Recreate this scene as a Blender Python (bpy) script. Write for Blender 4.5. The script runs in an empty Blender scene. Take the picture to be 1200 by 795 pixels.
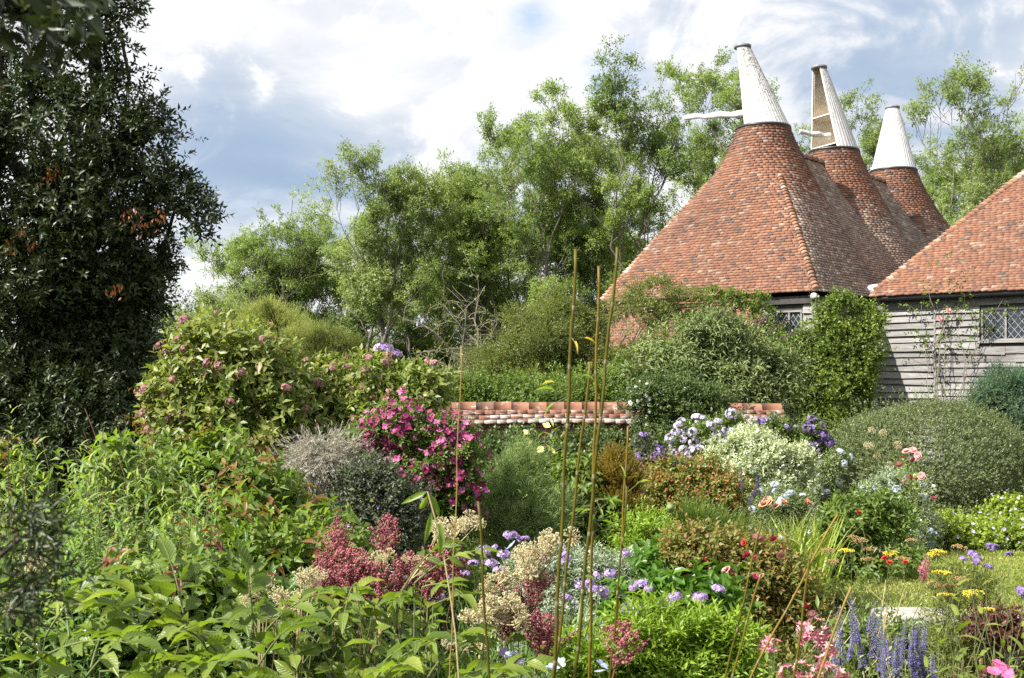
import bpy, math, random
import numpy as np
from mathutils import Vector, Matrix
PI = math.pi
rad = math.radians
scene = bpy.context.scene
COL = scene.collection
rng = np.random.default_rng(11)
F, HOR, EYE = 1350.0, 440.0, 2.2          # focal length in photo pixels, horizon row, eye height

# ------------------------------------------------------------------ camera
cam_d = bpy.data.cameras.new('camera')
cam = bpy.data.objects.new('camera', cam_d); COL.objects.link(cam)
cam.location = (0, 0, EYE); cam.rotation_euler = (rad(90), 0, 0)
cam_d.sensor_width = 36; cam_d.lens = 36*F/1200; cam_d.shift_y = (HOR-397.5)/1200
cam_d.clip_start = .05; cam_d.clip_end = 6000
cam_d.dof.use_dof = True; cam_d.dof.focus_distance = 15.0; cam_d.dof.aperture_fstop = 12.0
scene.camera = cam

# ------------------------------------------------------------------ sun, sky, exposure
SUN = Vector((-.636, -.33, .72)).normalized()
SUN_EL, SUN_AZ = math.asin(SUN.z), math.atan2(SUN.x, SUN.y)
sl = bpy.data.lights.new('sun', 'SUN'); sl.energy = 5.0; sl.angle = rad(.53); sl.color = (1, .955, .88)
so = bpy.data.objects.new('sun', sl); COL.objects.link(so)
so.rotation_euler = SUN.to_track_quat('Z', 'Y').to_euler()
scene.view_settings.view_transform = 'Standard'; scene.view_settings.look = 'None'
scene.view_settings.exposure = 1.24; scene.view_settings.gamma = 1
scene.view_settings.use_curve_mapping = False
cy = scene.cycles
cy.max_bounces = 6; cy.diffuse_bounces = 3; cy.glossy_bounces = 2; cy.transmission_bounces = 4; cy.transparent_max_bounces = 4
cy.caustics_reflective = False; cy.caustics_refractive = False
cy.use_denoising = False
cy.use_adaptive_sampling = False
scene.render.use_persistent_data = False

class NT:
    """small node-tree helper"""
    def __init__(s, tree): s.t = tree; tree.nodes.clear()
    def n(s, typ, **kw):
        nd = s.t.nodes.new(typ)
        for k, v in kw.items():
            if k.startswith('i_'):
                key = k[2:]; key = int(key) if key.isdigit() else key.replace('_', ' ')
                if hasattr(v, 'is_output'): s.t.links.new(v, nd.inputs[key])
                else: nd.inputs[key].default_value = v
            else: setattr(nd, k, v)
        return nd
    def m(s, op, a, b=0.0, c=None, clamp=False):
        nd = s.n('ShaderNodeMath', operation=op, use_clamp=clamp, i_0=a, i_1=b)
        if c is not None:
            if hasattr(c, 'is_output'): s.t.links.new(c, nd.inputs[2])
            else: nd.inputs[2].default_value = c
        return nd.outputs[0]
    def vm(s, op, a, b=(0, 0, 0)): return s.n('ShaderNodeVectorMath', operation=op, i_0=a, i_1=b)
    def ramp(s, fac, stops, interp='LINEAR'):
        nd = s.n('ShaderNodeValToRGB', i_0=fac); cr = nd.color_ramp; cr.interpolation = interp
        while len(cr.elements) < len(stops): cr.elements.new(.5)
        for e, (p, c) in zip(cr.elements, stops):
            e.position = p; e.color = (*c, 1) if len(c) == 3 else c
        return nd.outputs[0]
    def mix(s, fac, a, b, blend='MIX'):
        nd = s.n('ShaderNodeMix', data_type='RGBA', blend_type=blend)
        for k, v in ((0, fac), (6, a), (7, b)):
            if hasattr(v, 'is_output'): s.t.links.new(v, nd.inputs[k])
            else: nd.inputs[k].default_value = v if k == 0 else ((*v, 1) if len(v) == 3 else v)
        return nd.outputs[2]
    def noise(s, vec, scale, detail=4, rough=.55, dist=0):
        return s.n('ShaderNodeTexNoise', i_Vector=vec, i_Scale=scale, i_Detail=detail, i_Roughness=rough, i_Distortion=dist).outputs[0]

def build_world():
    w = bpy.data.worlds.new('World'); scene.world = w; w.use_nodes = True
    t = NT(w.node_tree)
    sky = t.n('ShaderNodeTexSky', sky_type='NISHITA', sun_disc=False, sun_elevation=SUN_EL, sun_rotation=SUN_AZ, air_density=1.0, dust_density=.6, ozone_density=1.5)
    d = t.n('ShaderNodeTexCoord').outputs['Generated']
    sp = t.n('ShaderNodeSeparateXYZ', i_0=d)
    zz = t.m('ADD', t.m('MAXIMUM', sp.outputs[2], 0.0), .16)
    pv = t.n('ShaderNodeCombineXYZ', i_0=t.m('DIVIDE', sp.outputs[0], zz), i_1=t.m('DIVIDE', sp.outputs[1], zz), i_2=3.7).outputs[0]
    big = t.noise(pv, .55, 3, .5)
    med = t.noise(pv, 1.5, 8, .55, .15)
    fine = t.noise(pv, 3.1, 8, .6, .2)
    def blob(px, py, r, soft):                                      # a patch of sky round one direction of the dome
        v = Vector(((px-600)/F, 1, (HOR-py)/F)).normalized()
        dt = t.vm('DOT_PRODUCT', d, tuple(v)).outputs['Value']
        ang = t.m('ARCCOSINE', t.m('MINIMUM', dt, .99999))
        ang = t.m('ADD', ang, t.m('ADD', t.m('MULTIPLY', t.m('SUBTRACT', med, .5), .18), t.m('MULTIPLY', t.m('SUBTRACT', fine, .5), .07)))
        return t.n('ShaderNodeMapRange', interpolation_type='SMOOTHSTEP', i_0=ang, i_1=r+soft, i_2=max(r-soft, 0), i_3=0.0, i_4=1.0).outputs[0]
    # shade of the cloud undersides
    sh = t.m('ADD', t.m('MULTIPLY', big, .55), t.m('MULTIPLY', med, .45))
    g = t.n('ShaderNodeMapRange', i_0=sh, i_1=.34, i_2=.62, i_3=.60, i_4=1.08, clamp=False).outputs[0]
    for (px, py, r, s_, k) in ((310, 205, .06, .09, .36), (420, 205, .04, .07, .20), (1130, 60, .07, .09, .16), (1050, 150, .07, .09, .26), (250, 160, .05, .06, .2), (860, 60, .05, .07, .12), (480, 130, .03, .05, .10)):
        g = t.m('SUBTRACT', g, t.m('MULTIPLY', blob(px, py, r, s_), k))
    for (px, py, r, s_, k) in ((290, 80, .07, .08, .18), (520, 60, .10, .09, .15), (760, 20, .09, .07, .2), (235, 320, .06, .04, .40), (430, 130, .05, .05, .16), (1190, 110, .03, .03, .3)):
        g = t.m('ADD', g, t.m('MULTIPLY', blob(px, py, r, s_), k))
    wisp = t.noise(pv, 2.2, 10, .68, .6)
    puff = t.noise(t.vm('MULTIPLY', d, (1, 1, 1.6)).outputs[0], 7.0, 9, .58, .5)
    g = t.m('ADD', g, t.m('ADD', t.m('ADD', t.m('MULTIPLY', t.m('SUBTRACT', puff, .5), .6), t.n('ShaderNodeMapRange', interpolation_type='SMOOTHSTEP', i_0=puff, i_1=.44, i_2=.57, i_3=-.20, i_4=.20).outputs[0]), t.m('MULTIPLY', t.m('SUBTRACT', wisp, .5), .6)))
    cl = t.ramp(g, [(0, (1.7, 2.25, 3.05)), (.3, (2.05, 2.55, 3.25)), (.62, (2.95, 3.25, 3.7)), (.88, (4.25, 4.3, 4.42))])
    # unseen clouds nearer the sun, brightened to add fill light
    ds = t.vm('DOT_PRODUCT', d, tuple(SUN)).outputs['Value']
    fill_glow = t.n('ShaderNodeMapRange', interpolation_type='SMOOTHSTEP', i_0=ds, i_1=.25, i_2=.95, i_3=1.0, i_4=1.65).outputs[0]
    cl = t.vm('SCALE', cl); cl.inputs['Scale'].default_value = 1; t.t.links.new(fill_glow, cl.inputs['Scale']); cl = cl.outputs[0]
    cov = t.n('ShaderNodeMapRange', interpolation_type='SMOOTHSTEP', i_0=t.m('ADD', big, t.m('MULTIPLY', fine, .5)), i_1=.42, i_2=.62, i_3=0.0, i_4=1.0).outputs[0]
    cov = t.m('MAXIMUM', cov, .93)
    hole = t.m('MAXIMUM', t.m('MAXIMUM', blob(625, 18, .026, .022), blob(702, 98, .034, .014)), t.m('MULTIPLY', blob(660, 102, .026, .016), .8))
    cov = t.m('MULTIPLY', cov, t.m('SUBTRACT', 1.0, t.m('MULTIPLY', hole, .8)))
    skyc = t.mix(.6, sky.outputs[0], (.95, 2.2, 4.2))
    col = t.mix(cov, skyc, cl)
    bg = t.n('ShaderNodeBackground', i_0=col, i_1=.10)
    t.n('ShaderNodeOutputWorld', i_0=bg.outputs[0])
build_world()

# ------------------------------------------------------------------ placing and meshing helpers
def S(px, py, D): return np.array([(px-600)/F*D, D, EYE-(py-HOR)/F*D])
def s_(n, D): return n/F*D
def nrm(a): return a/np.maximum(np.linalg.norm(a, axis=-1, keepdims=True), 1e-9)

class MB:
    """collects numpy vertex and face arrays; build() links them as ONE mesh object"""
    def __init__(s): s.v = []; s.f = []; s.nv = 0; s.t = []; s.mi = []; s.uv = []; s.lv = []
    def add(s, V, Fc, tint=.5, mi=0, lv=None):
        V = np.asarray(V, np.float32).reshape(-1, 3)
        if not len(V): return s
        tt = np.broadcast_to(np.asarray(tint, np.float32), (len(V),)) if np.ndim(tint) < 2 else tint.ravel()
        s.v.append(V); s.t.append(np.array(tt)); s.lv.append((len(V), lv))
        if isinstance(Fc, np.ndarray): Fc = [Fc]
        groups = {}
        for x in Fc:
            if isinstance(x, np.ndarray) and x.ndim == 2: s.f.append(x+s.nv); s.mi.append(np.full(len(x), mi, np.int32)); s.uv.append(None)
            else: groups.setdefault(len(x), []).append(x)
        for k, g in groups.items():
            s.f.append(np.array(g, np.int64)+s.nv); s.mi.append(np.full(len(g), mi, np.int32)); s.uv.append(None)
        s.nv += len(V); return s
    def quad(s, a, b, c, d, tint=.5, mi=0, uvs=None):
        s.v.append(np.array([a, b, c, d], np.float32)); s.t.append(np.full(4, tint, np.float32)); s.lv.append((4, None))
        s.f.append(np.array([[0, 1, 2, 3]])+s.nv); s.mi.append(np.array([mi], np.int32)); s.uv.append(uvs); s.nv += 4
        return s
    def data(s, name, mats, smooth=False, origin=(0, 0, 0)):
        me = bpy.data.meshes.new(name)
        V = np.concatenate(s.v) - np.asarray(origin, np.float32)
        me.vertices.add(len(V)); me.vertices.foreach_set('co', V.ravel().astype(np.float32))
        tot = [np.full(len(f), f.shape[1], np.int32) for f in s.f]
        lt = np.concatenate(tot); li = np.concatenate([f.ravel() for f in s.f]).astype(np.int32)
        me.loops.add(len(li)); me.loops.foreach_set('vertex_index', li)
        ls = np.zeros(len(lt), np.int32); ls[1:] = np.cumsum(lt)[:-1]
        me.polygons.add(len(lt)); me.polygons.foreach_set('loop_start', ls); me.polygons.foreach_set('loop_total', lt)
        mi = np.concatenate(s.mi)
        me.polygons.foreach_set('material_index', mi)
        if smooth: me.polygons.foreach_set('use_smooth', np.ones(len(lt), bool))
        at = me.attributes.new('tint', 'FLOAT', 'POINT'); at.data.foreach_set('value', np.concatenate(s.t).astype(np.float32))
        if any(q is not None for _, q in s.lv):                      # where on its leaf each vertex lies (along, across)
            al = me.attributes.new('leaf', 'FLOAT2', 'POINT')
            al.data.foreach_set('vector', np.concatenate([np.zeros((n, 2), np.float32) if q is None else q.astype(np.float32) for n, q in s.lv]).ravel())
        if any(u is not None for u in s.uv):
            uvl = me.uv_layers.new(name='UVMap'); arr = np.zeros((len(li), 2), np.float32); k = 0
            for f, u in zip(s.f, s.uv):
                n = f.size
                if u is not None: arr[k:k+n] = np.asarray(u, np.float32).reshape(-1, 2)
                k += n
            uvl.data.foreach_set('uv', arr.ravel())
        for m in (mats if isinstance(mats, (list, tuple)) else [mats]): me.materials.append(m)
        me.update(calc_edges=True); me.validate(clean_customdata=False)
        return me
    def build(s, name, mats, parent=None, smooth=False):
        origin = parent_world(parent) if parent is not None else (0, 0, 0)
        o = bpy.data.objects.new(name, s.data(name, mats, smooth, origin)); COL.objects.link(o)
        if parent is not None: o.parent = parent
        return o
def parent_world(p):
    v = Vector((0, 0, 0))
    while p is not None: v += Vector(p.location); p = p.parent
    return tuple(v)
def tag(o, label=None, cat=None, group=None, kind=None):
    if label: o['label'] = label
    if cat: o['category'] = cat
    if group: o['group'] = group
    if kind: o['kind'] = kind
    return o
def thing(name, label, cat, loc, group=None):
    o = bpy.data.objects.new(name, None); COL.objects.link(o); o.location = tuple(float(x) for x in loc)
    o.empty_display_size = .1
    return tag(o, label, cat, group)
def inst(name, me, parent, loc, rot=(0, 0, 0), sc=1.0):
    """one more object with shared mesh data, placed in world coordinates under PARENT"""
    o = bpy.data.objects.new(name, me); COL.objects.link(o)
    if parent is not None:
        o.parent = parent; loc = np.asarray(loc)-np.asarray(parent_world(parent))
    o.location = tuple(float(x) for x in loc); o.rotation_euler = rot
    o.scale = (sc, sc, sc) if np.isscalar(sc) else sc
    return o
def copy_thing(root, loc, rz=0, sc=1.0, label=None, group=None):
    r = root.copy(); COL.objects.link(r); r.location = tuple(float(x) for x in loc); r.rotation_euler = (0, 0, rz)
    r.scale = (sc, sc, sc) if np.isscalar(sc) else sc
    if label: r['label'] = label
    if group: r['group'] = group
    for ch in list(root.children):
        c = ch.copy(); COL.objects.link(c); c.parent = r
        for g in list(ch.children):
            q = g.copy(); COL.objects.link(q); q.parent = c
    return r
def aim(d):
    return Vector(tuple(float(x) for x in d)).to_track_quat('Z', 'Y').to_euler()

# ---- shapes
def box(mb, cen, half, ax=None, tint=.5, mi=0):
    ax = np.eye(3) if ax is None else np.asarray(ax)
    c = np.asarray(cen, float); X, Y, Z = ax[0]*half[0], ax[1]*half[1], ax[2]*half[2]
    p = {(i, j, k): c+i*X+j*Y+k*Z for i in (-1, 1) for j in (-1, 1) for k in (-1, 1)}
    a, b, d = half[0]*2, half[1]*2, half[2]*2
    for n, w, h in (((p[-1,-1,-1], p[1,-1,-1], p[1,-1,1], p[-1,-1,1]), a, d), ((p[1,1,-1], p[-1,1,-1], p[-1,1,1], p[1,1,1]), a, d),
                    ((p[-1,1,-1], p[-1,-1,-1], p[-1,-1,1], p[-1,1,1]), b, d), ((p[1,-1,-1], p[1,1,-1], p[1,1,1], p[1,-1,1]), b, d),
                    ((p[-1,-1,1], p[1,-1,1], p[1,1,1], p[-1,1,1]), a, b), ((p[-1,1,-1], p[1,1,-1], p[1,-1,-1], p[-1,-1,-1]), a, b)):
        mb.quad(*n, tint=tint, mi=mi, uvs=[(0, 0), (w, 0), (w, h), (0, h)])
    return mb
def tubes(mb, P, R, sides=5, tint=.5, mi=0, cap=False):
    """P (n,k,3) polylines, R (n,k) radii"""
    P = np.asarray(P, float); R = np.broadcast_to(np.asarray(R, float), P.shape[:2])
    if P.ndim == 2: P = P[None]
    n, k, _ = P.shape
    if n == 0: return mb
    T = np.gradient(P, axis=1); T = nrm(T)
    ref = np.where(np.abs(T[:, :1, 2:3]) > .8, np.array([1., 0, 0]), np.array([0, 0, 1.]))
    ref = np.broadcast_to(ref, T.shape)
    A = nrm(np.cross(T, ref)); B = np.cross(T, A)
    th = np.arange(sides)/sides*2*PI
    V = P[:, :, None]+R[:, :, None, None]*(A[:, :, None]*np.cos(th)[:, None]+B[:, :, None]*np.sin(th)[:, None])
    idx = np.arange(n*k*sides).reshape(n, k, sides)
    nx = np.roll(idx, -1, axis=2)
    fc = np.stack([idx[:, :-1], nx[:, :-1], nx[:, 1:], idx[:, 1:]], -1).reshape(-1, 4)
    tt = np.broadcast_to(np.asarray(tint, float).reshape(-1, 1, 1) if np.ndim(tint) == 1 else tint, (n, k, sides)).ravel()
    faces = [fc]
    if cap: faces += [idx[:, 0, ::-1].reshape(n, sides), idx[:, -1].reshape(n, sides)]
    return mb.add(V.reshape(-1, 3), faces, tint=tt, mi=mi)
def lathe(mb, cen, prof, sides=24, tint=.5, mi=0, a0=0, a1=2*PI, cap=True):
    c = np.asarray(cen, float); full = abs(a1-a0-2*PI) < 1e-6
    th = a0+np.arange(sides)/sides*(a1-a0) if full else np.linspace(a0, a1, sides)
    V = np.array([[(c[0]+r*math.cos(t), c[1]+r*math.sin(t), c[2]+z) for t in th] for r, z in prof])
    idx = np.arange(V.shape[0]*sides).reshape(V.shape[0], sides)
    if full: nx = np.roll(idx, -1, axis=1); fc = np.stack([idx[:-1], nx[:-1], nx[1:], idx[1:]], -1).reshape(-1, 4)
    else: fc = np.stack([idx[:-1, :-1], idx[:-1, 1:], idx[1:, 1:], idx[1:, :-1]], -1).reshape(-1, 4)
    faces = [fc]
    if cap and full: faces += [idx[:1, ::-1], idx[-1:]]
    return mb.add(V.reshape(-1, 3), faces, tint=tint, mi=mi)

# ---- leaves: template vertices (along, across, lift), faces
LO = (np.array([(0, 0, 0), (.45, .5, .06), (1, 0, -.06), (.45, -.5, .06)]), [np.array([[0, 3, 2, 1]])])
MD = (np.array([(0, 0, 0), (.42, .5, .07), (1, 0, -.14), (.42, -.5, .07), (.45, 0, -.03)]), [np.array([[0, 4, 2, 1], [0, 3, 2, 4]])])
HI = (np.array([(0, 0, 0), (.27, .43, .11), (.27, 0, .01), (.27, -.43, .11), (.62, .38, .05), (.62, 0, -.07), (.62, -.38, .05), (1, 0, -.28)]),
      [np.array([[1, 4, 5, 2], [2, 5, 6, 3]]), np.array([[0, 1, 2], [0, 2, 3], [4, 7, 5], [5, 7, 6]])])
BL = (np.array([(0, .35, 0), (0, -.35, 0), (.35, .5, .05), (.35, -.5, .05), (.7, .4, -.05), (.7, -.4, -.05), (1, 0, -.3)]),
      [np.array([[0, 1, 3, 2], [2, 3, 5, 4]]), np.array([[4, 5, 6]])])
PE = (np.array([(0, .12, 0), (0, -.12, 0), (.45, .46, .07), (.45, -.46, .07), (.85, .42, .05), (.85, -.42, .05), (1, .15, .0), (1, -.15, .0)]),
      [np.array([[0, 1, 3, 2], [2, 3, 5, 4], [4, 5, 7, 6]])])
def leaves(mb, P, ax, nm, L, W, tpl=MD, tint=None, mi=0, bend=1.0, rs=None):
    n = len(P)
    if n == 0: return mb
    r = rs or rng
    ax = nrm(ax); sd = nrm(np.cross(nm, ax)); nm = np.cross(ax, sd)
    L = np.broadcast_to(np.asarray(L, float), (n,)); W = np.broadcast_to(np.asarray(W, float), (n,))
    T, Fc = tpl
    V = (P[:, None]+ax[:, None]*(T[None, :, 0:1]*L[:, None, None])+sd[:, None]*(T[None, :, 1:2]*W[:, None, None])
         + nm[:, None]*(T[None, :, 2:3]*L[:, None, None]*bend))
    k = len(T); off = (np.arange(n)*k)[:, None, None]
    fcs = [(off+f[None]).reshape(-1, f.shape[1]) for f in Fc]
    if tint is None: tint = r.random(n)
    return mb.add(V.reshape(-1, 3), fcs, tint=np.repeat(np.broadcast_to(tint, (n,)), k), mi=mi, lv=np.tile(T[:, :2], (n, 1)))
def rdir(n): return nrm(rng.normal(size=(n, 3)))
def perp(d):
    a = rdir(len(d)); return nrm(a-d*np.sum(a*d, -1, keepdims=True))
def sprigs(mb, P, dr, SL, k, L, W, ang=55, up=.3, tpl=MD, tint=None, jit=.35, bend=1.0, clus=.35, mi=0, taper=.35, tipt=0.0, flat=.5):
    """P (n,3) sprig feet, dr their directions; k leaves along each"""
    n = len(P); SL = np.broadcast_to(np.asarray(SL, float), (n,))*rng.uniform(.7, 1.2, n)
    d = nrm(dr+np.array([0, 0, up])+rng.normal(size=(n, 3))*jit)
    a = perp(d); b = np.cross(d, a)
    base = rng.random(n) if tint is None else tint
    j = np.arange(k); u = (j+.6)/k
    ph = j*2.4+rng.random((n, 1))*6.28
    th = rad(ang)*(1.15-.5*u)[None, :]*rng.uniform(.7, 1.25, (n, k))
    radial = a[:, None]*np.cos(ph)[..., None]+b[:, None]*np.sin(ph)[..., None]
    lax = d[:, None]*np.cos(th)[..., None]+radial*np.sin(th)[..., None]
    pos = P[:, None]+d[:, None]*(SL[:, None]*u[None])[..., None]
    nm = d[:, None]*np.sin(th)[..., None]-radial*np.cos(th)[..., None]
    nm = -radial*.4+d[:, None]*.6+np.array([0, 0, flat])+rng.normal(size=(n, k, 3))*.25
    tt = np.clip(base[:, None]*clus+rng.random((n, k))*(1-clus)+tipt*(u[None]-.5), 0, 1)
    sc = (1-taper*np.abs(u-.45)*1.6)[None]*rng.uniform(.75, 1.15, (n, k))
    leaves(mb, pos.reshape(-1, 3), lax.reshape(-1, 3), nm.reshape(-1, 3), (L*sc).ravel(), (W*sc).ravel(), tpl, tt.ravel(), mi, bend)
    return pos, d
# ------------------------------------------------------------------ materials
def mat(name):
    m = bpy.data.materials.new(name); m.use_nodes = True
    return m, NT(m.node_tree)
def finish(t, bsdf): t.n('ShaderNodeOutputMaterial', i_0=bsdf)
def tint_node(t): return t.n('ShaderNodeAttribute', attribute_name='tint').outputs['Fac']
def leafmat(name, cols, trans=.42, rough=.45, spec=.4, warm=1.25, gain=1.6, hue=(1.04, 1.0, .80), veins=False):
    """cols: dark to light leaf colours picked by each leaf's own tint; leaves let light through"""
    m, t = mat(name); f = tint_node(t)
    cols = [tuple(min(.85, x*gain*h) for x, h in zip(c, hue)) for c in cols]; k = len(cols)
    c = t.ramp(f, [(i/max(k-1, 1), q) for i, q in enumerate(cols)])
    nrm_ = None
    if veins:                                                        # midrib, side veins, blemishes
        lf = t.n('ShaderNodeSeparateXYZ', i_0=t.n('ShaderNodeAttribute', attribute_name='leaf').outputs['Vector'])
        al, ac = lf.outputs[0], t.m('ABSOLUTE', lf.outputs[1])
        mid = t.n('ShaderNodeMapRange', i_0=ac, i_1=.0, i_2=.06, i_3=1.0, i_4=0.0).outputs[0]
        sv = t.m('POWER', t.m('ABSOLUTE', t.m('SINE', t.m('MULTIPLY', t.m('SUBTRACT', al, t.m('MULTIPLY', ac, .55)), 26.0))), 10.0)
        v = t.m('MAXIMUM', mid, t.m('MULTIPLY', sv, .55))
        co = t.n('ShaderNodeTexCoord').outputs['Object']
        pat = t.noise(co, 9, 4, .6); sp = t.noise(co, 70, 4, .65)
        c = t.mix(1.0, c, t.ramp(pat, [(.3, (.72, .78, .8)), (.7, (1.25, 1.15, 1.0))]), 'MULTIPLY')
        c = t.mix(t.m('MULTIPLY', v, .30), c, tuple(min(.8, x*1.5+.05) for x in cols[-1]))
        c = t.mix(t.n('ShaderNodeMapRange', i_0=sp, i_1=.66, i_2=.72, i_3=0.0, i_4=.6).outputs[0], c, (.16, .10, .035))
        nrm_ = t.n('ShaderNodeBump', i_Strength=.5, i_Distance=.004, i_Height=t.m('ADD', t.m('MULTIPLY', v, -1.0), t.m('MULTIPLY', sp, .5))).outputs[0]
    p = t.n('ShaderNodeBsdfPrincipled', i_Base_Color=c, i_Roughness=rough)
    p.inputs['Specular IOR Level'].default_value = spec
    if nrm_ is not None: t.t.links.new(nrm_, p.inputs['Normal'])
    tc = t.mix(1.0, c, (warm*1.12, warm*1.22, .62), 'MULTIPLY')
    tr = t.n('ShaderNodeBsdfTranslucent', i_0=tc)
    mx = t.n('ShaderNodeMixShader', i_0=trans, i_1=p.outputs[0], i_2=tr.outputs[0])
    finish(t, mx.outputs[0]); return m
def petalmat(name, cols, trans=.3, rough=.5): return leafmat(name, cols, trans, rough, .25, .85, .95, (1, 1, 1))
def barkmat(name, c0, c1, scale=14, bump=.4, rough=.85):
    m, t = mat(name); co = t.n('ShaderNodeTexCoord').outputs['Object']
    mp = t.n('ShaderNodeMapping', i_0=co, i_3=(1, 1, .25)).outputs[0]
    nz = t.noise(mp, scale, 6, .65)
    c = t.ramp(nz, [(.3, c0), (.7, c1)])
    c = t.mix(t.m('MULTIPLY', tint_node(t), .35), c, tuple(x*1.5 for x in c1))
    b = t.n('ShaderNodeBump', i_Strength=bump, i_Distance=.02, i_Height=nz)
    p = t.n('ShaderNodeBsdfPrincipled', i_Base_Color=c, i_Roughness=rough, i_Normal=b.outputs[0])
    finish(t, p.outputs[0]); return m
def plain(name, c, rough=.6, metal=0, var=.25, scale=6, bump=0):
    m, t = mat(name); co = t.n('ShaderNodeTexCoord').outputs['Object']
    nz = t.noise(co, scale, 5, .6)
    cc = t.ramp(nz, [(.3, tuple(x*(1-var) for x in c)), (.7, tuple(min(1, x*(1+var)) for x in c))])
    p = t.n('ShaderNodeBsdfPrincipled', i_Base_Color=cc, i_Roughness=rough, i_Metallic=metal)
    if bump: t.t.links.new(t.n('ShaderNodeBump', i_Strength=bump, i_Distance=.02, i_Height=nz).outputs[0], p.inputs['Normal'])
    finish(t, p.outputs[0]); return m
def tilemat(name, stops, lichen=.5, white=False):
    """clay tiles: colour of each tile from its own tint, lichen and weathering in patches"""
    m, t = mat(name); f = tint_node(t); co = t.n('ShaderNodeTexCoord').outputs['Object']
    c = t.ramp(f, stops)
    g = t.noise(co, 35, 5, .7)
    c = t.mix(.55, c, t.ramp(g, [(.25, (.55, .5, .5)), (.75, (1.45, 1.4, 1.35))]), 'MULTIPLY')
    big = t.noise(co, .55, 4, .6)
    c = t.mix(1.0, c, t.ramp(big, [(.35, (.72, .75, .78)), (.65, (.98, .97, .95))]), 'MULTIPLY')
    l1 = t.m('MULTIPLY', t.n('ShaderNodeMapRange', i_0=t.noise(co, 5, 8, .75), i_1=.56, i_2=.66).outputs[0], lichen)
    c = t.mix(l1, c, (.36, .31, .25))
    l2 = t.m('MULTIPLY', t.n('ShaderNodeMapRange', i_0=t.noise(co, 2.3, 9, .8, .4), i_1=.655, i_2=.70).outputs[0], .75)
    c = t.mix(l2, c, (.42, .20, .03))
    if white:                                                        # crusts of pale lichen drawn out along the courses
        sm = t.noise(t.n('ShaderNodeMapping', i_0=co, i_3=(.45, 1, 3.2)).outputs[0], 4.2, 8, .7, .3); zl = t.n('ShaderNodeSeparateXYZ', i_0=co).outputs[2]
        lowz = t.n('ShaderNodeMapRange', i_0=zl, i_1=1.36, i_2=1.62, i_3=.10, i_4=-.10).outputs[0]
        c = t.mix(t.n('ShaderNodeMapRange', i_0=t.m('ADD', sm, lowz), i_1=.53, i_2=.60, i_3=0.0, i_4=.85).outputs[0], c, (.42, .39, .36))
    bp = t.n('ShaderNodeBump', i_Strength=.35, i_Distance=.01, i_Height=g)
    p = t.n('ShaderNodeBsdfPrincipled', i_Base_Color=c, i_Roughness=.82, i_Normal=bp.outputs[0])
    finish(t, p.outputs[0]); return m
def brickmat(name):
    m, t = mat(name); uv = t.n('ShaderNodeTexCoord').outputs['UV']; co = t.n('ShaderNodeTexCoord').outputs['Object']
    wob = t.n('ShaderNodeTexNoise', i_Vector=co, i_Scale=9.0).outputs[1]
    v = t.vm('ADD', uv, t.vm('SCALE', t.vm('SUBTRACT', wob, (.5, .5, .5)).outputs[0]).outputs[0])
    for nd in t.t.nodes:
        if nd.type == 'VECT_MATH' and nd.operation == 'SCALE': nd.inputs['Scale'].default_value = .012
    b = t.n('ShaderNodeTexBrick', i_Vector=v.outputs[0], i_Color1=(.26, .10, .06, 1), i_Color2=(.17, .07, .048, 1), i_Mortar=(.33, .28, .23, 1), i_Scale=1.0,
            i_Mortar_Size=.007, i_Mortar_Smooth=.3, i_Brick_Width=.225, i_Row_Height=.075, offset=.5)
    g = t.noise(co, 22, 6, .7)
    c = t.mix(.6, b.outputs[0], t.ramp(g, [(.25, (.5, .5, .5)), (.75, (1.5, 1.45, 1.4))]), 'MULTIPLY')
    h = t.m('ADD', t.m('MULTIPLY', b.outputs[1], -1.0), t.m('MULTIPLY', g, .4))
    bp = t.n('ShaderNodeBump', i_Strength=.7, i_Distance=.012, i_Height=h)
    p = t.n('ShaderNodeBsdfPrincipled', i_Base_Color=c, i_Roughness=.88, i_Normal=bp.outputs[0])
    finish(t, p.outputs[0]); return m
def boardmat(name, lo, hi):
    """weather-worn boards: silver grey with grain along each board (uv x runs along the board)"""
    m, t = mat(name); f = tint_node(t); uv = t.n('ShaderNodeTexCoord').outputs['UV']
    off = t.n('ShaderNodeCombineXYZ', i_0=t.m('MULTIPLY', f, 37.0), i_1=t.m('MULTIPLY', f, 91.0)).outputs[0]
    v = t.vm('ADD', t.vm('MULTIPLY', uv, (1.2, 26, 1)).outputs[0], off).outputs[0]
    g = t.noise(v, 1.6, 9, .72, .4)
    blot = t.noise(t.vm('ADD', t.vm('MULTIPLY', uv, (1.5, 5, 1)).outputs[0], off).outputs[0], 1.1, 4, .6)
    c = t.ramp(t.m('ADD', t.m('MULTIPLY', f, .35), t.m('MULTIPLY', blot, .65)), [(.25, lo), (.7, hi)])
    c = t.mix(.85, c, t.ramp(g, [(.28, (.28, .27, .26)), (.5, (.95, .95, .95)), (.75, (1.35, 1.35, 1.34))]), 'MULTIPLY')
    bp = t.n('ShaderNodeBump', i_Strength=.6, i_Distance=.012, i_Height=g)
    p = t.n('ShaderNodeBsdfPrincipled', i_Base_Color=c, i_Roughness=.85, i_Normal=bp.outputs[0])
    finish(t, p.outputs[0]); return m
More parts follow.
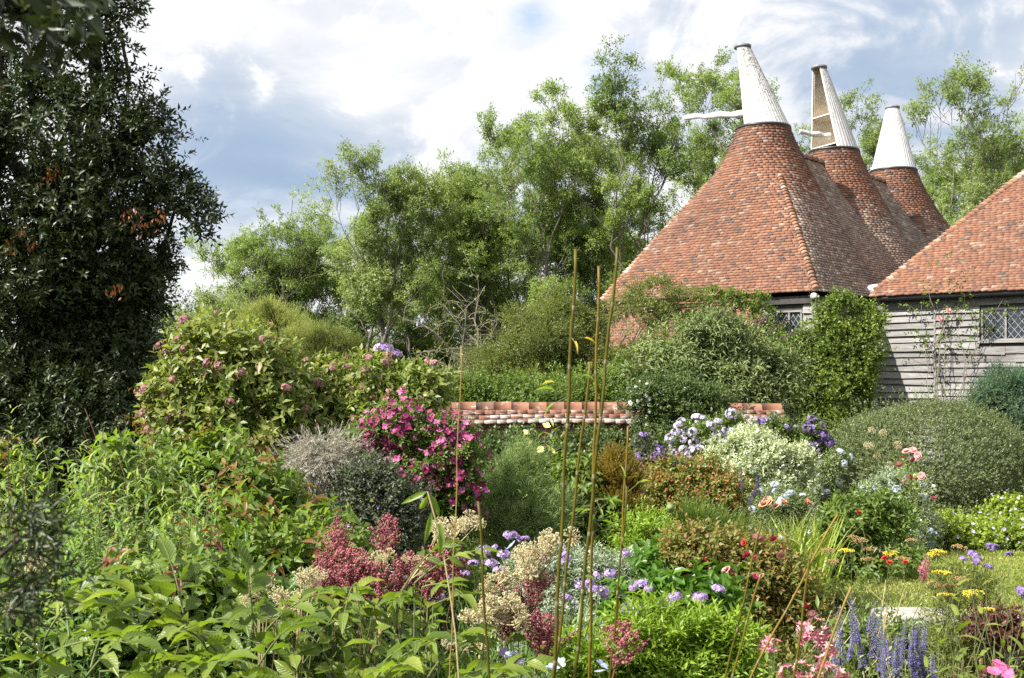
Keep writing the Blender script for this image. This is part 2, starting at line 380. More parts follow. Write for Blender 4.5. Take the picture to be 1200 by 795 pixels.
def cowlmat(name, c, dirt):
    m, t = mat(name); co = t.n('ShaderNodeTexCoord').outputs['Object']
    st = t.noise(t.n('ShaderNodeMapping', i_0=co, i_3=(6, 6, .7)).outputs[0], 3, 7, .7)
    sp = t.noise(co, 16, 7, .75)
    zz = t.n('ShaderNodeSeparateXYZ', i_0=co).outputs[2]
    up = t.n('ShaderNodeMapRange', i_0=zz, i_1=.3, i_2=2.4).outputs[0]
    k = t.m('MULTIPLY', t.n('ShaderNodeMapRange', i_0=t.m('ADD', sp, t.m('MULTIPLY', up, .09)), i_1=.545, i_2=.63).outputs[0], dirt)
    cc = t.mix(t.n('ShaderNodeMapRange', i_0=st, i_1=.40, i_2=.66, i_3=0.0, i_4=.62).outputs[0], c, tuple(x*.55 for x in c))
    cc = t.mix(k, cc, (.10, .10, .075))
    p = t.n('ShaderNodeBsdfPrincipled', i_Base_Color=cc, i_Roughness=.55)
    finish(t, p.outputs[0]); return m

M = {}
M['tile'] = tilemat('clay_tile', [(0, (.085, .062, .055)), (.1, (.155, .08, .056)), (.25, (.20, .087, .050)), (.6, (.222, .10, .056)), (.92, (.25, .122, .072)), (1, (.31, .22, .16))])
M['tile_side'] = tilemat('clay_tile_grey', [(0, (.16, .13, .115)), (.3, (.255, .19, .15)), (.6, (.30, .22, .17)), (.85, (.34, .24, .175)), (1, (.50, .44, .37))], .9)  # greyer, paler tile mix with more lichen, for the oast's side slopes
M['bonnet'] = tilemat('bonnet_tile', [(0, (.16, .08, .05)), (.5, (.28, .13, .07)), (.85, (.34, .20, .12)), (1, (.48, .40, .32))], .9)
M['mortar'] = plain('lime_mortar', (.62, .58, .50), .9, var=.35, scale=14)
M['brick'] = brickmat('old_brick')
M['board'] = boardmat('silvered_board', (.115, .108, .102), (.285, .277, .265))
M['tar'] = plain('dark_timber', (.035, .03, .027), .7, var=.4)
M['iron'] = plain('black_gutter', (.018, .018, .02), .45, var=.3)
M['lead'] = plain('lead_flashing', (.55, .56, .58), .5, var=.2)
M['leadgrey'] = plain('lead_came', (.36, .36, .35), .5, var=.2)
M['cowl'] = cowlmat('white_cowl_paint', (.50, .50, .485), 1.0)
M['cowl2'] = cowlmat('white_cowl_paint_clean', (.52, .52, .51), .5)
M['cowl_in'] = plain('bare_cowl_boards', (.62, .56, .47), .8, var=.15, scale=5)
M['grass_soil'] = None
def glassmat():
    m, t = mat('old_window_glass'); co = t.n('ShaderNodeTexCoord').outputs['Object']
    nz = t.noise(co, 5, 3, .5)
    b = t.n('ShaderNodeBump', i_Strength=.12, i_Distance=.03, i_Height=nz)
    p = t.n('ShaderNodeBsdfPrincipled', i_Base_Color=(.02, .028, .035, 1), i_Roughness=.08, i_Normal=b.outputs[0])
    p.inputs['Specular IOR Level'].default_value = .8
    finish(t, p.outputs[0]); return m
M['glass'] = glassmat()

# ------------------------------------------------------------------ ground, lawn
def gz(x, y):
    """ground height: beds in the foreground lie lower than the lawn and the yard"""
    x = np.asarray(x, float); y = np.asarray(y, float)
    k = np.clip((y-9.6)/1.2, 0, 1); k = k*k*(3-2*k)
    low = -.45
    return low*(1-k)
LAWN = [(3.05, 12.0), (3.3, 10.85), (3.75, 10.5), (6.6, 10.3), (9.5, 10.9), (9.6, 13.0), (8.0, 14.0), (5.6, 14.3), (3.9, 13.6)]
def build_ground():
    mb = MB()
    xs = np.concatenate([[-2500, -600, -150, -50, -25], np.arange(-14, 16.01, .5), [25, 50, 150, 600, 2500]])
    ys = np.concatenate([[-2500, -300, -30, -8], np.arange(-2, 24.01, .4), [27, 32, 40, 60, 150, 600, 3000]])
    X, Y = np.meshgrid(xs, ys, indexing='ij'); Z = gz(X, Y)
    near = (np.abs(X) < 15) & (Y > 0) & (Y < 24)
    Z = Z+near*rng.normal(size=X.shape)*.02-np.where((X > 2.6) & (X < 10) & (Y > 10) & (Y < 14.6), .05, 0)
    idx = np.arange(X.size).reshape(X.shape)
    fc = np.stack([idx[:-1, :-1], idx[1:, :-1], idx[1:, 1:], idx[:-1, 1:]], -1).reshape(-1, 4)
    mb.add(np.stack([X, Y, Z], -1), [fc])
    m, t = mat('garden_soil'); co = t.n('ShaderNodeTexCoord').outputs['Object']
    n1 = t.noise(co, 3, 8, .7)
    near_c = t.ramp(n1, [(.3, (.018, .013, .009)), (.7, (.055, .042, .028))])
    far_c = t.ramp(t.noise(co, .12, 5, .6), [(.3, (.035, .06, .014)), (.7, (.07, .09, .025))])
    yy = t.n('ShaderNodeSeparateXYZ', i_0=co).outputs[1]
    c = t.mix(t.n('ShaderNodeMapRange', i_0=yy, i_1=22.0, i_2=30.0).outputs[0], near_c, far_c)
    b = t.n('ShaderNodeBump', i_Strength=.8, i_Distance=.05, i_Height=n1)
    finish(t, t.n('ShaderNodeBsdfPrincipled', i_Base_Color=c, i_Roughness=.95, i_Normal=b.outputs[0]).outputs[0])
    tag(mb.build('ground', m, smooth=True), kind='structure')
    # lawn plateau: a sheet of turf
    lm, t = mat('mown_turf'); co = t.n('ShaderNodeTexCoord').outputs['Object']
    n1 = t.noise(co, 1.3, 6, .65); n2 = t.noise(co, 60, 4, .7)
    c = t.ramp(t.m('ADD', t.m('MULTIPLY', n1, .6), t.m('MULTIPLY', n2, .4)), [(.3, (.12, .16, .03)), (.5, (.18, .21, .05)), (.72, (.25, .25, .085))])
    b = t.n('ShaderNodeBump', i_Strength=.7, i_Distance=.02, i_Height=n2)
    finish(t, t.n('ShaderNodeBsdfPrincipled', i_Base_Color=c, i_Roughness=.9, i_Normal=b.outputs[0]).outputs[0])
    mb = MB(); pts = np.array([(x, y, .02) for x, y in LAWN]); n = len(pts)
    low = pts.copy(); low[:, 2] = -.6
    mb.add(np.concatenate([pts, low]), [list(range(n))]+[[i, (i+1) % n, n+(i+1) % n, n+i] for i in range(n)])
    tag(mb.build('lawn', lm), kind='structure')
    # mown blades
    r = np.random.default_rng(5); P = np.stack([r.uniform(3, 9.6, 90000), r.uniform(10.2, 14.4, 90000)], -1)
    poly = np.array(LAWN); ins = np.zeros(len(P), bool); j = n-1
    for i in range(n):
        xi, yi = poly[i]; xj, yj = poly[j]
        ins ^= ((yi > P[:, 1]) != (yj > P[:, 1])) & (P[:, 0] < (xj-xi)*(P[:, 1]-yi)/(yj-yi)+xi); j = i
    P = P[ins]; P3 = np.concatenate([P, np.full((len(P), 1), .02)], 1)
    ax = nrm(rng.normal(size=P3.shape)*.55+[0, 0, .8])
    mb = MB(); patch = .5+.5*np.sin(P[:, 0]*3.1+np.sin(P[:, 1]*2.3)*2)*np.sin(P[:, 1]*1.7+.5)
    leaves(mb, P3, ax, perp(ax), rng.uniform(.02, .05, len(P)), rng.uniform(.006, .012, len(P)), LO, tint=np.clip(patch*.5+rng.random(len(P))*.5, 0, 1))
    tag(mb.build('mown_grass', leafmat('grass_blade', [(.09, .13, .025), (.14, .17, .04), (.22, .22, .08)], .3)), 'short mown grass covering the small lawn behind the stone edging', 'grass', kind='stuff')
build_ground()

# ------------------------------------------------------------------ oast house
ANG = rad(41.2)
U = np.array([-math.cos(ANG), math.sin(ANG), 0.]); B = np.array([math.sin(ANG), math.cos(ANG), 0.]); ZV = np.array([0, 0, 1.])
C0 = np.array([7.18, 27.0, 0.])
def O(u, b, z): return C0+np.multiply.outer(np.asarray(u, float), U)+np.multiply.outer(np.asarray(b, float), B)+np.multiply.outer(np.asarray(z, float), ZV)
ZE, ZT, W2 = 4.2, 8.97, 3.22
KB = [3.22, 7.55, 11.95]

def tiles_on(mb, top, bot, out, r, w=.155, lift=.030, shift=0, tint_fn=None, skip=None, mi_fn=None):
    """one course of tiles between the polylines TOP and BOT (k,3); OUT (k,3) surface normals; each tile a slab with its own lift and colour"""
    seg = np.linalg.norm(np.diff(bot, axis=0), axis=1); L = np.concatenate([[0], np.cumsum(seg)])
    tot = L[-1]
    if tot < .05: return
    n = max(int(round(tot/w)), 1)
    e = (np.arange(n+1)+(shift % 1))/n; e = np.concatenate([[0], e[(e > 1e-3) & (e < 1-1e-3)], [1]])
    e[1:-1] += r.normal(size=len(e)-2)*.06/n
    gap = .004/tot
    a, b_ = np.clip(e[:-1]+gap, 0, 1), np.clip(e[1:]-gap, 0, 1)
    def at(A, q):
        return np.stack([np.interp(q*tot, L, A[:, i]) for i in range(3)], -1)
    No = nrm(at(out, (a+b_)/2)); k = len(a)
    lf = (lift+r.random(k)*.012)[:, None]; tw = (r.normal(size=k)*.004)[:, None]; dn = r.normal(size=k)[:, None]*.008
    tl, tr, bl, br = at(top, a), at(top, b_), at(bot, a), at(bot, b_)
    dwn = nrm(bl-tl)
    bl2, br2 = bl+No*(lf+tw)+dwn*(.03+dn), br+No*(lf-tw)+dwn*(.03+dn)
    V = np.stack([tl+No*.004, tr+No*.004, br2, bl2, bl2-No*(lf+.004), br2-No*(lf+.004)], 1)
    o = (np.arange(k)*6)[:, None]
    f = np.concatenate([o+np.array([0, 3, 2, 1]), o+np.array([3, 4, 5, 2])])
    g = np.concatenate([o+np.array([0, 4, 3]), o+np.array([1, 2, 5])])
    tt = r.random(k) if tint_fn is None else tint_fn((tl+br)/2, r)
    if skip is not None:
        keep = ~skip((tl+br)/2)
        V, tt = V[keep], tt[keep]; k = len(V); o = (np.arange(k)*6)[:, None]
        if k == 0: return
        f = np.concatenate([o+np.array([0, 3, 2, 1]), o+np.array([3, 4, 5, 2])]); g = np.concatenate([o+np.array([0, 4, 3]), o+np.array([1, 2, 5])])
    if mi_fn is None: mb.add(V.reshape(-1, 3), [f, g], tint=np.repeat(tt, 6)); return
    side = mi_fn(V[:, :4].mean(1))
    for q in (0, 1):
        w_ = side == q; kk = int(w_.sum())
        if not kk: continue
        o = (np.arange(kk)*6)[:, None]
        mb.add(V[w_].reshape(-1, 3), [np.concatenate([o+np.array([0, 3, 2, 1]), o+np.array([3, 4, 5, 2])]), np.concatenate([o+np.array([0, 4, 3]), o+np.array([1, 2, 5])])], tint=np.repeat(tt[w_], 6), mi=q)
def kiln_ring(t, phis, front_square, back_square):
    """horizontal outline of a kiln roof at parameter t (0 under the cowl, 1 at the eave); phi measured from -b (front) in the u,b plane"""
    d = .70+(W2-.70)*t
    z = ZT-(ZT-ZE)*(t**.86)
    cu, cb = np.sin(phis), -np.cos(phis)
    sq = np.where(cb < 0, front_square, back_square)
    p = 2+sq*46*t**3.0
    R = d/((np.abs(cu)**p+np.abs(cb)**p)**(1/p))
    return R*cu, R*cb, z
def kiln_roof(mb, kb, fs, bs, r, tmax=1.0, tint_fn=None, mi_fn=None):
    N = 64
    phis = np.linspace(0, 2*PI, 241)
    # courses evenly spaced along the middle of a face
    tt = np.linspace(0, 1, 400); zz = ZT-(ZT-ZE)*tt**.86; dd = (W2-.7)*tt
    sl_ = np.concatenate([[0], np.cumsum(np.hypot(np.diff(zz), np.diff(dd)))])
    ts = np.interp(np.linspace(0, sl_[-1], N+1), sl_, tt); ts = ts[ts <= tmax+1e-6]
    pts = []
    for t in ts:
        u, b, z = kiln_ring(t, phis, fs, bs); pts.append(O(W2+u, kb+b, np.full_like(u, z)))
    pts = np.array(pts)
    dn = np.gradient(pts, axis=0); ta = np.gradient(pts, axis=1)
    nm_ = nrm(np.cross(ta, dn)); cen = O(W2, kb, 0)
    sgn = np.sign(np.sum(nm_*(pts-cen)*[1, 1, 0], -1, keepdims=True)); nm_ = nm_*np.where(sgn == 0, 1, sgn)
    # seal surface just below the tiles
    base = pts-nm_*.012; idx = np.arange(base.shape[0]*base.shape[1]).reshape(base.shape[:2])
    fc = np.stack([idx[:-1, :-1], idx[:-1, 1:], idx[1:, 1:], idx[1:, :-1]], -1).reshape(-1, 4)
    mb.add(base.reshape(-1, 3), [fc], tint=.1)
    for i in range(len(ts)-1):
        tiles_on(mb, pts[i], pts[i+1], nm_[i+1], r, shift=(i % 2)*.5+r.normal()*.14, tint_fn=tint_fn, mi_fn=mi_fn)
    return ts
def plane_tiles(mb, p0, along, up, w, h, r, clip=None, tint_fn=None, gauge=.088):
    """courses on a plane: p0 lower corner, along/up unit vectors; clip(v) gives the (start,end) of a course at height v"""
    n = nrm(np.cross(along, up)); n = n if n[2] > 0 else -n
    rows = int(h/gauge)
    for i in range(rows):
        v0, v1 = i*gauge, (i+1)*gauge
        a, b = clip((v0+v1)/2) if clip else (0, w)
        if b-a < .1: continue
        q = np.linspace(a, b, 12)
        wob = np.sin(q*.9+i*.05)*.012
        bot = p0+np.outer(q, along)+up*v0+np.outer(wob, n); top = p0+np.outer(q, along)+up*v1+np.outer(wob, n)
        tiles_on(mb, top, bot, np.broadcast_to(n, bot.shape), r, shift=(i % 2)*.5+r.normal()*.16, tint_fn=tint_fn)
    a0, b0 = clip(0) if clip else (0, w); a1, b1 = clip(h) if clip else (0, w)
    s = -n*.03
    mb.quad(p0+along*a0+s, p0+along*b0+s, p0+along*b1+up*h+s, p0+along*a1+up*h+s, tint=.1)
def bonnets(mb, line, out, r, step=.13, rad_=.09, mort=True):
    """half-round hip tiles lapped down the polyline LINE (top to bottom)"""
    seg = np.linalg.norm(np.diff(line, axis=0), axis=1); L = np.concatenate([[0], np.cumsum(seg)])
    for q in np.arange(0, L[-1]-.05, step):
        p = np.array([np.interp(q, L, line[:, i]) for i in range(3)]); p2 = np.array([np.interp(min(q+.05, L[-1]), L, line[:, i]) for i in range(3)])
        d = nrm(p2-p); n = out(p); n = nrm(n-d*np.dot(n, d)); sd = np.cross(d, n)
        k = 7; th = np.linspace(-1.75, 1.75, k); lf = .035+r.random()*.012; ln = step*1.25
        R0, R1 = rad_*.85, rad_*(1+r.normal()*.04)
        A = p-n*.06+R0*(np.outer(np.cos(th), n)+np.outer(np.sin(th), sd))
        Bq = p+d*ln-n*(.06-lf)+R1*(np.outer(np.cos(th), n)+np.outer(np.sin(th), sd))
        Cq = Bq-(n*.02)+(-0.018)*(np.outer(np.cos(th), n)+np.outer(np.sin(th), sd))
        V = np.concatenate([A, Bq, Cq]); f = []
        for i in range(k-1): f += [[i, i+1, k+i+1, k+i], [k+i, k+i+1, 2*k+i+1, 2*k+i]]
        mb.add(V, f, tint=r.random())
        if mort: mb.add(Cq, [list(range(k))], tint=.5, mi=1)

def cut_wall(mb, p0, along, w, z0, z1, holes, outn, thick=.25, mi=0):
    """a wall with rectangular openings (a0,a1,z0,z1), faces out, with reveals"""
    xs = sorted({0, w, *[h[0] for h in holes], *[h[1] for h in holes]}); zs = sorted({z0, z1, *[h[2] for h in holes], *[h[3] for h in holes]})
    P = lambda a, z: p0+along*a+ZV*z
    for i in range(len(xs)-1):
        for j in range(len(zs)-1):
            ca, cz = (xs[i]+xs[i+1])/2, (zs[j]+zs[j+1])/2
            if any(h[0] < ca < h[1] and h[2] < cz < h[3] for h in holes): continue
            a, b, c, d = xs[i], xs[i+1], zs[j], zs[j+1]
            mb.quad(P(a, c), P(b, c), P(b, d), P(a, d), mi=mi, uvs=[(a, c), (b, c), (b, d), (a, d)])
    for a, b, c, d in holes:
        for q in ((P(a, c), P(b, c)), (P(b, c), P(b, d)), (P(b, d), P(a, d)), (P(a, d), P(a, c))):
            mb.quad(q[0], q[1], q[1]-outn*thick, q[0]-outn*thick, mi=mi, uvs=[(0, 0), (.6, 0), (.6, thick), (0, thick)])
def boards(mb, p0, along, w, z0, z1, outn, r, holes=(), gauge=.17, seams=(), mis=.6):
    """weatherboards: each a tilted slab cut into random lengths, some slipped or warped"""
    n = int(round((z1-z0)/gauge)); g = (z1-z0)/n
    for i in range(n):
        za, zb = z0+i*g, z0+(i+1)*g
        cuts = [0]+sorted(list(seams)+[r.uniform(.6, w-.6) for _ in range(int(w/3.2))])+[w]
        spans = []
        for a, b in zip(cuts[:-1], cuts[1:]):
            if b-a < .25: continue
            parts = [(a, b)]
            for h in holes:
                if h[2]-.02 < zb and h[3]+.02 > za+.03:
                    parts = [q for (s0, s1) in parts for q in ((s0, min(s1, h[0]-.03)), (max(s0, h[1]+.03), s1)) if q[1]-q[0] > .04]
            spans += parts
        for a, b in spans:
            sag0, sag1 = r.normal()*.009*mis*1.6, r.normal()*.009*mis*1.6
            l0, l1 = .045+r.random()*.03*mis, .045+r.random()*.03*mis
            if r.random() < .1*mis: l1 += .03
            tint = r.random(); kk = max(int((b-a)/.35), 1)+1
            q = np.linspace(a+.003, b-.003, kk); u = (q-a)/(b-a)
            low = np.cumsum(r.normal(size=kk))*.0035*mis+sag0*(1-u)+sag1*u; lo_out = l0*(1-u)+l1*u+np.cumsum(r.normal(size=kk))*.002
            top = p0+np.outer(q, along)+np.outer(np.full(kk, zb+.03), ZV)+outn*.006
            bot = p0+np.outer(q, along)+np.outer(za+low, ZV)+np.outer(lo_out, outn)
            und = bot-np.outer(lo_out*.9, outn)+ZV*.004
            v0 = r.random()*5
            for j in range(kk-1):
                mb.quad(bot[j], bot[j+1], top[j+1], top[j], tint=tint, uvs=[(q[j], v0), (q[j+1], v0), (q[j+1], v0+g), (q[j], v0+g)])
                mb.quad(und[j], und[j+1], bot[j+1], bot[j], tint=tint, uvs=[(q[j], v0), (q[j+1], v0), (q[j+1], v0+.03), (q[j], v0+.03)])
def leaded_window(parent, p0, along, outn, a0, a1, z0, z1, lights=2, name='window'):
    """frame with mullion, one pane of leaded diamonds per light"""
    X = np.stack([along, outn, ZV]); P = lambda a, z, o=0.: p0+along*a+ZV*z+outn*o
    f = MB(); fw = .045
    box(f, P((a0+a1)/2, z0+fw/2, -.02), ((a1-a0)/2, .05, fw/2), X); box(f, P((a0+a1)/2, z1-fw/2, -.02), ((a1-a0)/2, .05, fw/2), X)
    for k in range(lights+1):
        a = a0+fw/2+(a1-a0-fw)*k/lights
        box(f, P(a, (z0+z1)/2, -.021), (fw/2, .046, (z1-z0)/2-fw), X)
    fo = f.build(name, M['board'], parent)
    s = MB(); box(s, P((a0+a1)/2, z0-.03, .02), ((a1-a0)/2+.05, .07, .025), X); s.build('sill', M['board'], fo)
    for k in range(lights):
        l0 = a0+fw+(a1-a0-fw)*k/lights; l1 = a0+(a1-a0-fw)*(k+1)/lights
        g = MB(); q = .004*rng.normal(size=4)
        g.quad(P(l0, z0+fw, -.03+q[0]), P(l1, z0+fw, -.03+q[1]), P(l1, z1-fw, -.03+q[2]), P(l0, z1-fw, -.03+q[3]), uvs=[(0, 0), (1, 0), (1, 1), (0, 1)])
        pw, ph = (l1-l0)/(3 if l1-l0 > .4 else 2), .2; zb, zt = z0+fw, z1-fw; H = zt-zb
        segs = []
        for sgn in (1, -1):                                        # lead cames along both diagonals
            for c in np.arange(-8, 12):
                x0, y0 = l0+c*pw, zb
                pts = []
                for t in np.linspace(-H, H*2, 400):
                    x, y = x0+sgn*t*pw/ph, zb+t
                    if l0 <= x <= l1 and zb <= y <= zt: pts.append((x, y))
                if len(pts) > 3: segs.append((P(*pts[0], -.022), P(*pts[-1], -.022)))
        tubes(g, np.array(segs), .0055, 4, mi=1)
        g.build('pane', [M['glass'], M['leadgrey']], fo)
    return fo

def build_oast():
    r = np.random.default_rng(21)
    root = thing('oast_house', 'old oast house with red tiled kiln roofs topped by white cowls', 'oast house', C0)
    DEP = KB[-1]+W2
    # walls (inset under the eaves): front is brick then weatherboard
    ins = .22; w = 2*W2-2*ins
    fr = O(ins, ins, 0); fr_al = U; outF = -B
    split = 1.34                                                     # boards from the corner up to here, brick beyond
    win = (.30, .98, 2.90, 3.76)
    mb = MB(); cut_wall(mb, fr+U*split, U, w-split, -.3, ZE-.1, [], outF)
    cut_wall(mb, O(2*W2-ins, ins, 0), B, DEP-2*ins, -.3, ZE-.1, [], U)
    cut_wall(mb, O(ins, DEP-ins, 0), U, w, -.3, ZE-.1, [], B)
    # stepped brick courses under the eave
    for k in range(3): box(mb, O((ins+split+2*W2-ins)/2, ins-.02-k*.025, ZE-.2-.0+(k-1)*.07), ((w-split)/2, .03+.025*k, .032), np.stack([U, -B, ZV]))
    for k in range(20): box(mb, O(ins+split+.12+k*.235, ins-.05, ZE-.34), (.05, .045, .03), np.stack([U, -B, ZV]))
    mb.build('brick_wall', M['brick'], root)
    mb = MB(); cut_wall(mb, fr, U, split-.004, -.3, ZE-.1, [win], outF, .12); cut_wall(mb, O(ins, ins, 0), B, DEP-2*ins, -.3, ZE-.1, [], -U)
    mb.build('timber_frame', M['tar'], root)
    mb = MB(); boards(mb, fr, U, split, .2, ZE-.32, outF, r, [win], .2, mis=.8); boards(mb, O(ins, ins, 0), B, 4, .2, ZE-.25, -U, r, [], .18)
    box(mb, O(ins-.02, ins-.02, 2.), (.05, .05, 1.9), np.stack([U, B, ZV]), tint=.4)
    mb.build('weatherboarding', M['board'], root)
    leaded_window(root, fr, U, outF, *win)
    # a dark band below the eave above the boards
    mb = MB(); box(mb, O(ins+split/2, ins-.05, ZE-.2), (split/2, .05, .09), np.stack([U, -B, ZV])); mb.build('fascia', M['tar'], root)
    # roof: main slopes
    zr = 8.5; half = W2; slope = math.hypot(half, zr-ZE)
    upR = nrm(U*half+ZV*(zr-ZE)); upL = nrm(-U*half+ZV*(zr-ZE))
    rf = MB()
    side_t = lambda c, r_: np.clip(r_.random(len(c))*.95+np.where(c[:, 2] < 6.3, -.05, .1), 0, 1)
    plane_tiles(rf, O(0, KB[0], ZE), B, upR, KB[2]-KB[0], slope, r, tint_fn=side_t)
    plane_tiles(rf, O(2*W2, KB[0], ZE), B, upL, KB[2]-KB[0], slope, r)
    # ridge
    rf_o = rf.build('roof', M['tile_side'], root)
    mb = MB()
    bonnets(mb, np.array([O(W2, b, zr+.02) for b in np.linspace(KB[0], KB[2], 40)]), lambda p: ZV, r, .3, .13, False)
    mb.build('ridge_tiles', [M['bonnet'], M['mortar']], rf_o)
    def greyed(c):                                                # lower tiles of the slope facing the barn are the greyer ones
        d = c-C0; u, b = d@U-W2, d@B
        return ((u < -.6) & (-u > np.abs(b-KB[0])*1.0-(b > KB[0])*9) & (c[:, 2] < 7.0+r.normal(size=len(c))*.35)).astype(int)
    for i, kb in enumerate(KB):
        k = MB()
        kiln_roof(k, kb, 1.0 if i == 0 else 0.0, 1.0 if i == 2 else 0.0, r, mi_fn=greyed)
        ko = k.build('kiln_roof', [M['tile'], M['tile_side']], root)
        if i == 0:
            for sg in (-1, 1):
                k2 = MB()
                tl = np.linspace(.27, .995, 80); line = []
                for t in tl:
                    ph = np.linspace(0, PI/2, 200); u, b, z = kiln_ring(t, ph, 1, 1); j = np.argmax(np.hypot(u, b)*np.where((ph > .3) & (ph < 1.3), 1, 0))
                    line.append(O(W2+sg*abs(u[j]), kb+b[j], z+.03))
                bonnets(k2, np.array(line), lambda p, sg=sg: nrm(U*sg*.55-B*.55+ZV*.6), r, .12, .095)
                k2.build('hip_tiles', [M['bonnet'], M['mortar']], ko)
    # lead kerb under each cowl is built with the cowl; flashing at the valley foot
    mb = MB(); v = O(.06, 2.92, ZE+.10)
    pts = np.array([v+U*-.02+ZV*.02, v-U*.40-B*.10+ZV*.03, v-U*.30+B*.25+ZV*.25, v+U*.12+B*.22+ZV*.20, v+U*.14-B*.05+ZV*.10])
    low = pts-np.array([0, 0, .015]); mb.add(np.concatenate([pts, low]), [[0, 1, 2, 3, 4], [9, 8, 7, 6, 5]]+[[i, (i+1) % 5, 5+(i+1) % 5, 5+i] for i in range(5)])
    mb.build('flashing', M['lead'], root)
    return root
oast = build_oast()

# ------------------------------------------------------------------ cowls: skewed boarded cones with an open side, and their carved vanes
def cowl(kb, face, h, label, m, inner=True, vane_len=0):
    """face: world direction (x,y) the open side looks to"""
    base = O(W2, kb, ZT); root = thing('cowl', label, 'cowl', base, 'cowls on top of the kilns')
    fx = nrm(np.array([face[0], face[1], 0.])); sx = np.array([-fx[1], fx[0], 0.])
    rb, rt = .71, .20
    topc = fx*(rb*.80)+ZV*h
    open_h = 1.02
    N = 42; a0, a1 = (open_h, 2*PI-open_h)
    ths = np.linspace(a0, a1, N*2+1)
    mb = MB(); rings = []
    for k, q in enumerate(np.linspace(0, 1, 6)):
        rr = rb+(rt-rb)*q; c = topc*q+base
        wob = np.where(np.arange(len(ths)) % 3 == 0, -.02, .006)       # board joints
        rings.append(c+np.outer((rr+wob)*np.cos(ths), fx)+np.outer((rr+wob)*np.sin(ths), sx))
    V = np.array(rings); nk, nt = V.shape[:2]; idx = np.arange(nk*nt).reshape(nk, nt)
    fc = np.stack([idx[:-1, :-1], idx[:-1, 1:], idx[1:, 1:], idx[1:, :-1]], -1).reshape(-1, 4)
    mb.add(V.reshape(-1, 3), [fc])
    mb.build('cowl_body', m, root)
    ib = MB(); cen_ = np.array([base+topc*q for q in np.linspace(0, 1, nk)])[:, None]; dv_ = V-cen_; ln_ = np.linalg.norm(dv_, axis=-1, keepdims=True); Vi = cen_+dv_*(ln_-.05)/ln_
    ib.add(Vi.reshape(-1, 3), [fc[:, ::-1]])
    for q in (0.06, .42):                                            # shelves and edge boards of the opening
        rr = rb+(rt-rb)*q; c = topc*q+base
        ring = c+np.outer(rr*.96*np.cos(ths), fx)+np.outer(rr*.96*np.sin(ths), sx)
        ib.add(np.concatenate([ring, ring-ZV*.04]), [list(range(nt)), list(range(2*nt-1, nt-1, -1)), [0, nt-1, 2*nt-1, nt]])
    for j in (0, nt-1):
        p, q = V[0, j], V[-1, j]; tubes(ib, np.array([[p, q]]), .03, 4)
    ib.build('cowl_lining', M['cowl_in'], root)
    cp = MB(); lathe(cp, base+topc, [(rt+.015, -.03), (rt+.035, -.03), (rt+.035, .05), (rt*.5, .085)], 20); cp.build('cowl_cap', M['leadcap'], root)
    kb_ = MB(); lathe(kb_, base, [(rb+.02, -.06), (rb+.05, -.05), (rb+.035, .02), (rb-.03, .03)], 32, cap=False); kb_.build('kerb', M['iron'], root)
    if vane_len:                                                     # carved white board pointing out of the open side
        vb = MB(); n = 60; q = np.linspace(.1, vane_len, n)
        up = .075*(1-.45*q/vane_len)+.045*np.abs(np.sin(q*6.1+np.sin(q*2.3))); dn = .07*(1-.5*q/vane_len)+.03*np.abs(np.sin(q*4.7+.9))
        z = .42+q*.03
        a = base+np.outer(q, fx)+np.outer(z+up, ZV); b = base+np.outer(q, fx)+np.outer(z-dn, ZV)
        t = sx*.014; V4 = np.concatenate([a+t, b+t, a-t, b-t]); f = []
        for i in range(n-1): f += [[i, i+1, n+i+1, n+i], [2*n+i, 3*n+i, 3*n+i+1, 2*n+i+1], [i, 2*n+i, 2*n+i+1, i+1], [n+i, n+i+1, 3*n+i+1, 3*n+i]]
        f += [[0, n, 3*n, 2*n], [n-1, 3*n-1, 4*n-1, 2*n-1]]
        vb.add(V4, f)
        vb.build('vane', M['vane'], root)
    return root
M['leadcap'] = plain('lead_cap', (.16, .16, .17), .5, var=.3)
M['vane'] = cowlmat('flaking_vane_paint', (.72, .71, .68), 1.0)
cowl(KB[0], (-.93, .42), 2.28, 'stained white cowl on the nearest kiln, leaning, with flaking paint near its tip', M['cowl'], vane_len=2.25)
cowl(KB[1], (-.90, -.42), 2.45, 'cowl between the other two, turned so its open brown inside shows', M['cowl2'], vane_len=1.3)
cowl(KB[2], (.25, .97), 2.2, 'smallest looking cowl, clean and bright white, on the farthest kiln', M['cowl2'])

# flood lamp under the eave corner
t = thing('flood_lamp', 'small white lamp fixed under the eave corner above the climber', 'lamp', O(.12, .02, ZE-.12))
mb = MB(); lathe(mb, O(.12, .02, ZE-.16), [(.02, .1), (.07, .08), (.085, 0), (.08, -.03), (.02, -.045)], 16); mb.build('lamp_shade', M['cowl2'], t)
mb = MB(); box(mb, O(.12, .09, ZE-.1), (.03, .09, .02), np.stack([U, B, ZV])); mb.build('bracket', M['iron'], t)

